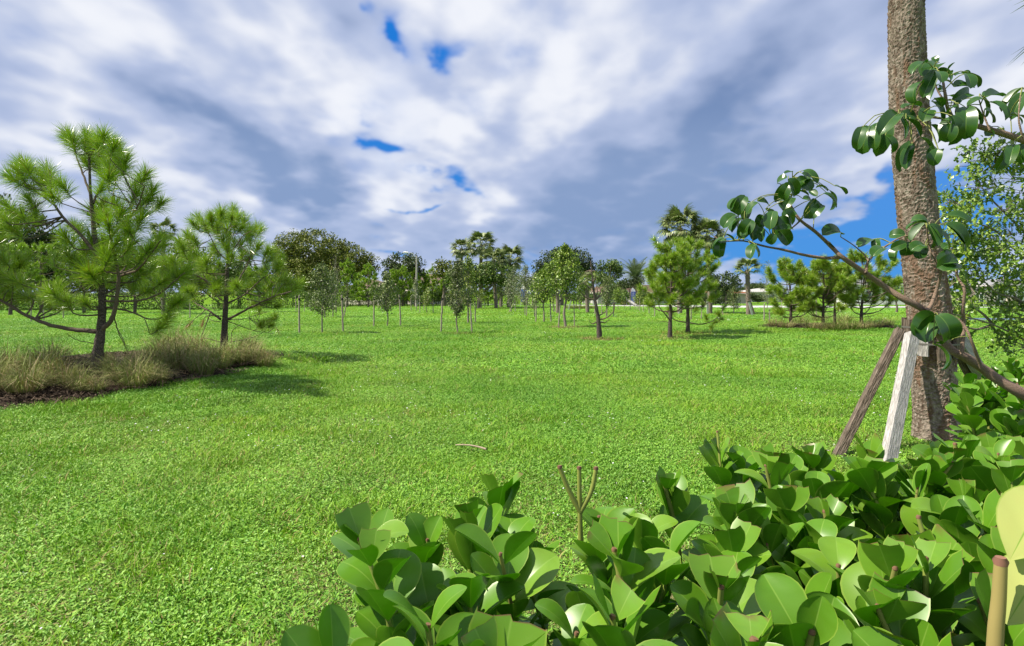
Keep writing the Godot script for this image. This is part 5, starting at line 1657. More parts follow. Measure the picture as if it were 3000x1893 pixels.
func build_palm() -> void:
	var D := 6.8
	var base := P(2743, 1295, D)
	base.y = gh(base.x, base.z)
	var o := thing("propped_palm", "large palm trunk with ringed bark, held by wooden props, at right", "palm tree", base)
	var mid := []
	for p in [[2743, 1310], [2741, 1200], [2729, 985], [2706, 780], [2688, 623], [2671, 430], [2663, 311], [2657, 120], [2656, 0]]:
		mid.append(P(p[0], p[1], D) - base)
	mid.append(Vector3(mid[8].x + 0.03, 6.3, 0)); mid.append(Vector3(mid[8].x + 0.1, 7.6, 0))
	var rows := 1150
	var sides := 112
	var line := smooth_line(mid, rows)
	var ring := FastNoiseLite.new(); ring.seed = 3; ring.frequency = 1.0; ring.fractal_octaves = 2
	var crack := FastNoiseLite.new(); crack.seed = 9; crack.frequency = 1.0; crack.fractal_octaves = 2
	var tone := FastNoiseLite.new(); tone.seed = 14; tone.frequency = 1.0; tone.fractal_octaves = 4
	var g := Geo.new()
	var radii := [[-0.1, 0.235], [0.25, 0.212], [0.7, 0.206], [1.15, 0.210], [1.9, 0.196], [2.6, 0.188], [3.6, 0.182], [4.7, 0.166], [7.6, 0.155]]
	for k in rows + 1:
		var c := line[k]
		var y := c.y
		var r0 := 0.2
		for q in radii.size() - 1:
			if y >= radii[q][0] and y <= radii[q + 1][0]:
				r0 = lerpf(radii[q][1], radii[q + 1][1], (y - radii[q][0]) / (radii[q + 1][0] - radii[q][0]))
		for s in sides:
			var a := TAU * s / sides
			var cx := cos(a)
			var cz := sin(a)
			var wob := ring.get_noise_3d(cx * 1.2, y * 3.0, cz * 1.2) * 0.07 + ring.get_noise_3d(cx * 4.0, y * 6.0, cz * 4.0) * 0.035
			var step := 0.060
			var ph := fposmod((y + wob) / step, 1.0)
			var lip := (pow(ph, 2.0) - (0.9 if ph > 0.9 else 0.0) * (ph - 0.9) * 10.0) * 0.011
			var cr := crack.get_noise_3d(cx * 15.0, y * 5.0, cz * 15.0)
			var fibre := crack.get_noise_3d(cx * 8.0 + 40.0, y * 24.0, cz * 8.0)
			var bump_ := ring.get_noise_3d(cx * 3.0, y * 3.0 + 50.0, cz * 3.0)
			var rr := r0 + lip - 0.012 * maxf(0.0, 0.10 - absf(cr)) * 10.0 * 0.55 + fibre * 0.0045 + bump_ * 0.005
			if absf(y - 0.52) < 0.10 and cx > 0.2: rr += 0.02 * maxf(0.0, ring.get_noise_3d(cx * 6.0, y * 14.0, cz * 6.0))
			g.v.append(c + Vector3(cx * rr, 0, cz * rr))
			var t := tone.get_noise_3d(cx * 2.0, y * 4.0, cz * 2.0) * 0.9 + 0.5
			var t2 := tone.get_noise_3d(cx * 4.0, y * 26.0 + 9.0, cz * 4.0) * 0.8 + tone.get_noise_3d(cx * 14.0, y * 8.0 + 9.0, cz * 14.0) * 0.7
			var col := Color(0.095, 0.070, 0.052).lerp(Color(0.265, 0.220, 0.180), clampf(t + t2, 0.0, 1.0))
			var red := tone.get_noise_3d(cx * 1.2 + 7.0, y * 1.1, cz * 1.2)
			if red > 0.12: col = col.lerp(Color(0.165, 0.092, 0.056), clampf((red - 0.12) * 3.0, 0.0, 0.6))
			var pale := tone.get_noise_3d(cx * 7.0, y * 9.0 + 77.0, cz * 7.0)
			if pale > 0.28: col = col.lerp(Color(0.36, 0.32, 0.27), clampf((pale - 0.28) * 5.0, 0.0, 0.7))
			g.c.append(col)
	for k in rows:
		for s in sides:
			var a := k * sides + s
			var b := k * sides + (s + 1) % sides
			g.i.append_array(PackedInt32Array([a, a + sides, b, b, a + sides, b + sides]))
	part("trunk", g.mesh(), plain("near_palm_bark", 0.95, 0.2), o)
	# crown of fronds high above the frame
	if fan_meshes.is_empty():
		for k in 3: fan_meshes.append(fan_mesh(500 + k))
	var r := seeded(95)
	for k in 26:
		var t := (k + 0.5) / 26.0
		var a := k * 2.39996
		var open := lerpf(0.2, 1.75, t)
		var y := Vector3(sin(open) * cos(a), cos(open), sin(open) * sin(a))
		var w := (Vector3.UP - y * y.dot(Vector3.UP)).normalized()
		part("frond", fan_meshes[k % 3], plain("palm_leaf"), o, Transform3D(Basis(y.cross(w), y, w).scaled_local(Vector3.ONE * r.randf_range(1.1, 1.4)), line[rows]))
	# battens strapped round the trunk
	var grey := timber("grey_timber", lin(0.30, 0.285, 0.265), lin(0.55, 0.53, 0.505), 61)
	var brown := timber("brown_timber", lin(0.075, 0.058, 0.042), lin(0.235, 0.19, 0.15), 62)
	var collar := thing("batten_collar", "short upright battens strapped round the propped palm trunk", "batten collar", base + Vector3(0, 0.95, 0))
	var cc := Vector3(mid[2].x, 0, mid[2].z)
	for k in 9:
		var a := 0.35 + TAU * k / 9
		var out := Vector3(cos(a), 0, sin(a))
		var q := cc + out * 0.252
		board(collar, "batten", q + Vector3(0, -0.02 - 0.02 * (k % 3), 0), q + Vector3(0, 0.36 + 0.015 * (k % 2), 0), 0.10, 0.038, out, brown if k % 3 else grey, Color.WHITE, 900 + k)
	for h in [0.10, 0.27]:
		var sg := Geo.new()
		for k in 40:
			var a0 := TAU * k / 40
			var a1 := TAU * (k + 1) / 40
			var p0 := cc + Vector3(cos(a0), 0, sin(a0)) * 0.276 + Vector3(0, h, 0)
			var p1 := cc + Vector3(cos(a1), 0, sin(a1)) * 0.276 + Vector3(0, h, 0)
			sg.quad(p0, p0 + Vector3(0, 0.018, 0), p1 + Vector3(0, 0.018, 0), p1, Color(0.12, 0.11, 0.10))
		part("steel_strap", sg.mesh(), plain("steel_strap", 0.5, 0.5), collar)
	# the props
	var props := [
		[G(2452, 1342), P(2637, 968, 6.62), 0.088, 0.088, Vector3(-0.2, 0.1, 1), brown, "dark prop beam on the left of the propped palm"],
		[G(2592, 1405), P(2672, 985, 6.40), 0.135, 0.075, Vector3(0.25, 0.15, 1), grey, "pale grey prop beam in front of the propped palm"],
		[G(2985, 1268), P(2800, 975, 6.86), 0.15, 0.09, Vector3(0.5, 0.3, 1), grey, "weathered prop beam on the right of the propped palm"],
		[G(2935, 1262), P(2786, 985, 6.93), 0.12, 0.09, Vector3(-0.5, 0.2, 1), brown, "brown prop beam behind the right one of the propped palm"]]
	for k in props.size():
		var p: Array = props[k]
		var foot: Vector3 = p[0]
		var top: Vector3 = p[1]
		var b := thing("wooden_prop", p[6], "prop", foot, "props of the near palm")
		var d: Vector3 = top - foot
		board(b, "beam", -d.normalized() * 0.05, d, p[2], p[3], p[4], p[5], Color.WHITE, 920 + k)
		var ng := Geo.new()
		for q in 3:
			var at: Vector3 = d * (0.93 + 0.02 * q) + (p[4] as Vector3).normalized() * (p[3] * 0.5) + Vector3(0.012 * (q - 1), 0, 0)
			ng.tube(PackedVector3Array([at, at + Vector3(0, 0, 0.004)]), PackedFloat32Array([0.004, 0.004]), 6, Color(0.15, 0.14, 0.13), true)
		part("nails", ng.mesh(), plain("steel_strap"), b)


# ---------- trees at the right ----------
# a curved leaf whose foot is at the origin and whose tip is at (0, 1, 0); it arches towards +Z
func curl_leaf(s: int, wide: float, bend: float, fold: float, tip: float) -> ArrayMesh:
	var r := seeded(s)
	var nu := 9
	var cols := [-1.0, -0.9, -0.5, -0.06, 0.0, 0.06, 0.5, 0.9, 1.0]
	# the midrib as an arc, then brought to unit chord
	var rib := [Vector2.ZERO]
	var dirs := []
	for k in nu:
		var a := -bend * 0.5 + bend * (k + 0.5) / nu
		dirs.append(a)
		rib.append(rib[k] + Vector2(cos(a), -sin(a)) / nu)
	var chord: Vector2 = rib[nu]
	var len := chord.length()
	var turn := chord.angle()
	var g := Geo.new()
	for k in nu + 1:
		var u := float(k) / nu
		var p: Vector2 = (rib[k] as Vector2).rotated(-turn) / len
		var a: float = -bend * 0.5 + bend * u
		var nrm := Vector3(0, sin(a + turn), cos(a + turn))
		var w := wide * pow(u + 0.02, 0.55) * pow(maxf(1.0 - u, 0.0), tip) * 2.05
		var wave := sin(u * 9.0 + s) * 0.015
		for c in cols:
			var x: float = c * w * cos(fold * absf(c))
			var lift: float = absf(c) * w * sin(fold) + wave * c * c
			g.v.append(Vector3(x, p.x, p.y) + nrm * lift)
			var col := Color(0.034, 0.098, 0.013)
			if absf(c) < 0.03: col = Color(0.13, 0.22, 0.04)
			elif absf(c) > 0.95: col = Color(0.11, 0.18, 0.03)
			else: col = vary(col, r, 0.10)
			g.c.append(col)
	var m := cols.size()
	for k in nu:
		for q in m - 1:
			var a := k * m + q
			g.i.append_array(PackedInt32Array([a, a + m, a + 1, a + 1, a + m, a + m + 1]))
	smooth_normals(g)
	return g.mesh()

func smooth_normals(g: Geo) -> void:
	g.n.resize(g.v.size())
	for k in range(0, g.i.size(), 3):
		var a := g.v[g.i[k]]
		var n := (g.v[g.i[k + 2]] - a).cross(g.v[g.i[k + 1]] - a)
		for q in 3: g.n[g.i[k + q]] += n
	for k in g.n.size(): g.n[k] = g.n[k].normalized() if g.n[k].length() > 1e-12 else Vector3.UP

func build_branch_tree() -> void:
	var base := Vector3(2.75, gh(2.75, -2.2), -2.2)
	var o := thing("glossy_leaf_tree", "young tree at the right edge, its branches with curled glossy leaves hang into view", "tree", base)
	var bark := grained("young_bark", lin(0.16, 0.105, 0.075), lin(0.42, 0.31, 0.235), Vector3(30, 30, 30), 0.25, 0.75, 71)
	var r := seeded(81)
	var g := Geo.new()
	g.tube(smooth_line([Vector3(0, -0.1, 0), Vector3(0.03, 0.8, 0), Vector3(-0.02, 1.6, 0.02), Vector3(0.02, 2.5, 0), Vector3(0.05, 3.3, 0)], 20), taper(0.045, 0.012, 20), 12, Color.WHITE)
	part("trunk", g.mesh(), bark, o)
	var lines := [
		[[[3880, 1500], [3400, 1340], [3120, 1225], [3000, 1156], [2921, 1110], [2879, 1080], [2829, 1047], [2786, 1024], [2748, 975], [2711, 912], [2648, 876], [2595, 842], [2537, 801], [2467, 753], [2437, 724], [2390, 680], [2345, 645], [2318, 605], [2308, 565]], 2.02, 0.022, 0.0028],
		[[[2467, 753], [2419, 756], [2356, 747], [2296, 732], [2242, 722], [2180, 706], [2120, 706], [2092, 692]], 2.02, 0.0062, 0.0015],
		[[[2537, 801], [2541, 772], [2552, 755], [2585, 728], [2630, 700], [2660, 690]], 2.02, 0.0050, 0.0018],
		[[[2545, 765], [2531, 745], [2500, 718], [2463, 694]], 2.02, 0.0026, 0.0014],
		[[[2711, 912], [2727, 896], [2744, 850], [2757, 791], [2740, 760], [2722, 720], [2716, 668]], 2.0, 0.0075, 0.0022],
		[[[2829, 1047], [2819, 1031], [2824, 949], [2821, 909], [2826, 850], [2810, 820], [2801, 795]], 1.98, 0.0075, 0.003],
		[[[2875, 1077], [2846, 998], [2824, 952], [2790, 925], [2740, 918]], 1.95, 0.0055, 0.002],
		[[[2345, 645], [2330, 660], [2290, 690], [2262, 700]], 2.0, 0.003, 0.0015],
		[[[2318, 605], [2300, 560], [2322, 520]], 2.02, 0.0026, 0.0014],
		[[[3880, 760], [3300, 520], [3000, 412], [2872, 372], [2800, 351], [2778, 320], [2770, 280], [2762, 235]], 1.72, 0.012, 0.0028],
		[[[2800, 351], [2740, 345], [2690, 342], [2640, 338]], 1.74, 0.0036, 0.0016],
		[[[2778, 310], [2745, 260], [2735, 200]], 1.72, 0.0030, 0.0014],
		[[[2900, 382], [2880, 330], [2868, 290]], 1.68, 0.0028, 0.0014],
		[[[3000, 412], [2985, 350], [2990, 280]], 1.66, 0.0030, 0.0014]]
	var anchors := []
	for l in lines:
		var pts := []
		for k in l[0].size():
			pts.append(P(l[0][k][0], l[0][k][1], l[1] + 0.015 * sin(k * 1.9 + l[1] * 40.0)) - base)
		if l[0][0][0] > 3500: pts[0] = Vector3(0.0, pts[0].y, 0.0)
		var n: int = pts.size() * 4
		var sm := smooth_line(pts, n)
		var rd := taper(l[2], l[3], n, 0.75)
		for k in n + 1: rd[k] *= 1.0 + 0.12 * maxf(0.0, sin(k * 1.1 + l[1] * 9.0))
		g = Geo.new()
		g.tube(sm, rd, 9, Color.WHITE, true)
		part("branch", g.mesh(), bark, o)
		for k in range(n / 6, n + 1): anchors.append(sm[k])
	var kinds := []
	for k in 4: kinds.append(curl_leaf(820 + k, 0.30 + 0.03 * k, 0.7 + 0.2 * k, 0.35, 0.55))
	for k in 3: kinds.append(curl_leaf(830 + k, 0.36 + 0.03 * k, 1.5 + 0.3 * k, 0.30, 0.5))
	for k in 2: kinds.append(curl_leaf(840 + k, 0.34, 0.35, 0.55, 0.6))
	var mat := plain("glossy_leaf", 0.27, 0.55, Color(0.50, 0.62, 0.12))
	var stalks := Geo.new()
	# leaves: foot x, y and tip x, y in two enlargements of the photograph
	var up := [[1040, 275, 885, 400], [1170, 300, 1010, 430], [1130, 350, 990, 640], [1010, 460, 930, 690], [1170, 480, 1060, 650], [1140, 275, 1105, 215], [1140, 350, 1275, 480], [1250, 345, 1320, 268], [1320, 400, 1460, 400], [1440, 370, 1545, 530], [1310, 510, 1525, 520], [1085, 650, 1180, 885], [980, 700, 790, 720], [1290, 640, 1465, 575], [1420, 710, 1412, 1045], [1285, 790, 1250, 1100], [1270, 870, 1215, 1060], [1080, 880, 1150, 1070], [840, 820, 985, 1010], [780, 800, 822, 1035], [765, 770, 565, 1000], [635, 800, 542, 1215], [560, 860, 540, 1140], [480, 890, 412, 1185], [420, 900, 355, 1140], [640, 980, 700, 1170], [885, 1035, 780, 1362], [900, 1060, 835, 1330], [985, 1000, 1090, 1290], [1150, 1110, 1100, 1290], [1560, 590, 1600, 830], [1440, 700, 1625, 640], [1600, 730, 1680, 870], [1650, 660, 1810, 850], [1610, 600, 1790, 605], [1970, 520, 1750, 770], [1845, 780, 1965, 890], [1990, 560, 1850, 850], [1640, 900, 1690, 1015], [1840, 1100, 1700, 1335], [1890, 1070, 1830, 1290], [1965, 1060, 1955, 1265], [1350, 700, 1240, 790], [1205, 560, 1150, 500], [1060, 730, 1000, 860], [1190, 700, 1120, 610], [1500, 780, 1580, 880], [1230, 600, 1330, 620], [1380, 640, 1300, 720]]
	var low := [[160, 200, 108, 300], [215, 190, 130, 330], [245, 240, 205, 385], [300, 225, 395, 265], [310, 240, 225, 330], [360, 285, 362, 545], [420, 300, 395, 450], [262, 395, 272, 530], [145, 330, 42, 435], [190, 350, 108, 470], [245, 368, 168, 512], [130, 520, 60, 468], [42, 508, 20, 655], [55, 500, -30, 585], [285, 545, 250, 665], [440, 425, 545, 555], [430, 470, 375, 545], [490, 350, 592, 300], [505, 290, 565, 410], [520, 100, 425, 245], [545, 90, 485, 225], [450, 95, 530, 45], [560, 10, 498, 25], [585, 60, 650, 155], [640, 0, 752, 105], [600, 70, 712, 155], [690, 150, 750, 195], [745, 220, 640, 365], [785, 255, 692, 365], [835, 145, 838, 305], [792, 170, 890, 285], [880, 115, 962, 182], [590, 150, 690, 190], [640, 210, 705, 232], [922, 470, 770, 480], [800, 530, 875, 582], [1155, 510, 1040, 575], [1180, 505, 1195, 620], [1245, 580, 1150, 645], [1395, 480, 1268, 485], [1405, 535, 1280, 585], [1395, 560, 1318, 685], [1545, 390, 1430, 540], [1555, 388, 1398, 445], [1572, 400, 1645, 575], [1600, 400, 1580, 595], [1645, 450, 1725, 590], [1715, 330, 1900, 405], [1700, 400, 1842, 612], [1505, 560, 1500, 665], [1545, 560, 1430, 600], [1755, 640, 1628, 692], [1745, 600, 1650, 640], [1775, 680, 1618, 725], [1785, 650, 1825, 615], [1615, 1062, 1478, 1185], [1592, 1100, 1545, 1290], [1640, 1070, 1722, 1272], [1700, 1290, 1640, 1285], [1605, 1290, 1665, 1495], [1560, 1080, 1500, 1260], [340, 330, 300, 430], [460, 240, 540, 330], [210, 280, 100, 260], [400, 380, 460, 470], [330, 420, 330, 540], [560, 200, 500, 290]]
	for set_ in [[up, 2400.0, 100.0, 3.302, 1.72], [low, 2100.0, 500.0, 2.531, 2.0]]:
		var all: Array = set_[0].duplicate()
		for q in set_[0]:
			# a second leaf on most nodes, turned aside
			if r.randf() < 0.38:
				var v := Vector2(q[2] - q[0], q[3] - q[1]).rotated(r.randfn(0, 0.9)) * r.randf_range(0.7, 0.95)
				all.append([q[0] + r.randfn(0, 14), q[1] + r.randfn(0, 14), q[0] + v.x, q[1] + absf(v.y) * 0.4 + v.y * 0.6])
		for k in all.size():
			var q: Array = all[k]
			var D: float = set_[4] + r.randf_range(-0.09, 0.07)
			var a := P(set_[1] + q[0] / set_[3], set_[2] + q[1] / set_[3], D) - base
			var b := P(set_[1] + q[2] / set_[3], set_[2] + q[3] / set_[3], D + r.randf_range(-0.03, 0.03)) - base
			var y := b - a
			var l := y.length() * 0.93
			y = y.normalized()
			# leaves arch outwards and up; most show their upper side
			var z := Vector3(0, 0.75, 0.55) + on_unit(r) * 0.55
			if y.y < -0.75: z = Vector3(-0.5 * signf(-y.x + 0.01), 0.3, 0.6) + on_unit(r) * 0.6
			z = (z - y * z.dot(y)).normalized()
			var curled := r.randf() < (0.5 if set_[4] > 1.9 else 0.2)
			var kind: Mesh = kinds[r.randi_range(4, 6)] if curled else kinds[r.randi_range(0, 3)] if r.randf() < 0.8 else kinds[r.randi_range(7, 8)]
			var wd := l * r.randf_range(0.80, 1.10) * (0.82 if set_[4] < 1.9 else 1.0)
			if l < 0.05: wd = l * 1.25
			part("leaf", kind, mat, o, Transform3D(Basis(y.cross(z) * wd, y * l, z * l), a))
			var best := 1e9
			var from := a
			for p in anchors:
				var dd := a.distance_to(p)
				if dd < best: best = dd; from = p
			if best > 0.004:
				stalks.tube(smooth_line([from, from.lerp(a, 0.6) + Vector3(0, 0.12 * best, 0), a], 5), taper(0.0016, 0.0011, 5), 5, Color(0.22, 0.25, 0.06))
	part("leaf_stalks", stalks.mesh(), plain("leaf_stalk", 0.5, 0.4), o).set_meta("kind", "stuff")


func build_leafy_tree() -> void:
	var D := 9.0
	var base := P(3230, 0, D)
	base.y = gh(base.x, base.z)
	var o := thing("leafy_tree", "leafy young tree behind the propped palm at the right edge", "tree", base)
	var bark := grained("sapling_bark", lin(0.16, 0.135, 0.11), lin(0.34, 0.30, 0.25), Vector3(7, 4, 7), 0.7, 0.9, 29)
	var r := seeded(85)
	var g := Geo.new()
	g.tube(smooth_line([Vector3(0, -0.1, 0), Vector3(0.03, 1.0, 0), Vector3(-0.05, 2.2, 0.05), Vector3(0, 3.6, 0), Vector3(0.1, 4.6, 0)], 20), taper(0.075, 0.015, 20), 12, Color.WHITE)
	part("trunk", g.mesh(), bark, o)
	var lines := [[[3225, 1120], [3110, 1060], [3000, 995], [2909, 951], [2835, 930], [2768, 915]], [[2909, 951], [2880, 920], [2835, 890], [2790, 872]], [[3225, 960], [3120, 850], [3000, 756], [2918, 678], [2853, 652], [2800, 640]], [[3228, 1000], [3100, 940], [3000, 911], [2944, 895], [2907, 872], [2868, 851], [2800, 838]], [[3228, 900], [3120, 790], [3000, 678], [2920, 600], [2887, 565], [2850, 500]], [[3228, 1000], [3100, 960], [3000, 900], [2967, 856], [2942, 810], [2926, 780], [2880, 730]], [[3100, 960], [3000, 888], [2963, 870], [2919, 857], [2860, 800]], [[3228, 760], [3100, 600], [3010, 500], [2960, 430]], [[3110, 1060], [3020, 1020], [2970, 1000]], [[2909, 951], [2860, 965], [2812, 950]]]
	for l in lines:
		var pts := []
		var side := r.randf_range(-0.5, 0.6)
		for k in l.size(): pts.append(P(l[k][0], l[k][1], D - side * k / l.size()) - base)
		if l[0][0] > 3200: pts[0] = Vector3(0, pts[0].y, 0)
		var n: int = pts.size() * 3
		g = Geo.new()
		g.tube(smooth_line(pts, n), taper(0.026, 0.006, n, 0.7), 7, Color.WHITE, true)
		part("branch", g.mesh(), bark, o)
	g = Geo.new()
	var twigs := Geo.new()
	var spots := [[2835, 480], [2870, 440], [2900, 480], [2950, 430], [2990, 470], [3010, 420], [2850, 545], [2905, 540], [2960, 520], [3000, 560], [2830, 600], [2790, 590], [2765, 640], [2800, 650], [2870, 610], [2930, 610], [2985, 620], [2860, 690], [2905, 700], [2950, 680], [3000, 700], [2810, 735], [2775, 720], [2790, 790], [2830, 800], [2770, 830], [2780, 895], [2815, 870], [2860, 780], [2840, 850], [2960, 745], [2995, 790], [2940, 800], [2970, 840], [2900, 760], [2990, 860], [2950, 880], [2985, 930], [2955, 975], [3000, 970], [2985, 1010], [2765, 770], [2765, 870], [2800, 930], [2820, 905], [3040, 600], [3060, 760], [3060, 900], [3050, 500], [3100, 700], [3120, 560], [3080, 450], [3150, 850], [2765, 585], [2880, 840], [2925, 725], [2850, 745], [2825, 690], [3020, 820], [3030, 680]]
	for s in spots:
		var c := P(s[0], s[1], D - r.randf_range(-0.6, 0.6)) - base
		var lime := r.randf() < 0.35
		for q in 7:
			var e := c + on_unit(r) * 0.21
			twigs.tube(PackedVector3Array([c + Vector3(0.08, -0.04, 0), c.lerp(e, 0.5), e]), PackedFloat32Array([0.005, 0.004, 0.002]), 4, Color.WHITE)
			for k in 12:
				var p := e + on_unit(r) * 0.10
				var d := (on_unit(r) + Vector3(-0.25, -0.55, 0)).normalized()
				var sd := d.cross(Vector3(0, 1, 0.3) + on_unit(r) * 0.6).normalized()
				var l := r.randf_range(0.065, 0.11)
				var col := Color(0.095, 0.185, 0.024).lerp(Color(0.22, 0.33, 0.045), r.randf())
				if lime: col = Color(0.20, 0.33, 0.035).lerp(Color(0.34, 0.45, 0.06), r.randf())
				# two-piece leaf that bends at its middle
				var nrm := sd.cross(d).normalized()
				g.leaf(p, d * l * 0.62, sd * l * 0.30, nrm * -l * 0.06, col)
				g.leaf(p + d * l * 0.40, (d - nrm * 0.45).normalized() * l * 0.6, sd * l * 0.26, nrm * -l * 0.05, col)
	part("twigs", twigs.mesh(), bark, o).set_meta("kind", "stuff")
	part("crown", g.mesh(), plain("leafy_leaf", 0.35, 0.5, Color(0.42, 0.5, 0.25)), o)
	# hanging dry frond tips of a palm standing outside at the right
	var fp := Vector3(8.25, 0, -7.6)
	fan_palm("palm just outside the right edge, dry frond tips hanging into view", "", Vector3(fp.x, gh(fp.x, fp.z), fp.z), Vector3(8.3, 5.0, -7.6), 1.2, 541, 26, 0.2)


# ---------- clusia hedge in the foreground ----------
# obovate leaf along +Y of unit length, upper side +Z; CUT below 1 shears it off with a ragged brown edge
func clusia_leaf(s: int, wide: float, cup: float, bend: float, cut: float, pale: float) -> ArrayMesh:
	var r := seeded(s)
	var nu := 10
	var cols := [-1.0, -0.93, -0.5, -0.05, 0.0, 0.05, 0.5, 0.93, 1.0]
	var g := Geo.new()
	var skew := r.randf_range(-0.16, 0.16)
	for k in nu + 1:
		var u0 := 1.0 - pow(1.0 - float(k) / nu, 1.9) if cut > 0.99 else float(k) / nu
		for c in cols:
			var u: float = u0 if cut > 0.99 else u0 * cut * (1.0 + skew * c)
			if cut < 0.99 and k == nu: u += r.randf_range(-0.035, 0.03)
			var uu := clampf(u, 0.0, 1.0)
			var w := wide * (maxf(0.05, sin(PI * 0.5 * pow(uu / 0.63, 0.95))) if uu < 0.63 else sqrt(maxf(1.0 - pow((uu - 0.63) / 0.37, 2.0), 0.0)))
			if cut > 0.99 and k == nu: w = wide * 0.16
			var a := bend * u
			var x: float = c * w
			var y := u * (1.0 - bend * bend * u * u / 6.0)
			var zz_: float = -bend * u * u * 0.5 + cup * c * c * w
			g.v.append(Vector3(x, y, zz_ - a * 0.0 + 0.006 * sin(u * 7.0 + s) * c))
			var col := Color(0.090, 0.225, 0.014).lerp(Color(0.24, 0.38, 0.04), pale)
			if pale > 1.0: col = Color(0.43, 0.46, 0.15)
			col = vary(col, r, 0.05)
			if absf(c) < 0.02: col = Color(0.19, 0.33, 0.05)
			elif absf(c) > 0.97: col = Color(0.24, 0.36, 0.05)
			if cut < 0.99 and k == nu: col = Color(0.24, 0.105, 0.06).lerp(Color(0.075, 0.045, 0.03), r.randf())
			if cut < 0.99 and k == nu - 1 and r.randf() < 0.25: col = Color(0.15, 0.14, 0.03)
			g.c.append(col)
	# crowd the last row of a cut leaf so that the brown rim stays narrow
	var m := cols.size()
	if cut < 0.99:
		for q in m:
			var tip := g.v[nu * m + q]
			var before := g.v[(nu - 1) * m + q]
			g.v[(nu - 1) * m + q] = before.lerp(tip, 0.80)
	for k in nu:
		for q in m - 1:
			var a := k * m + q
			g.i.append_array(PackedInt32Array([a, a + m, a + 1, a + 1, a + m, a + m + 1]))
	smooth_normals(g)
	return g.mesh()

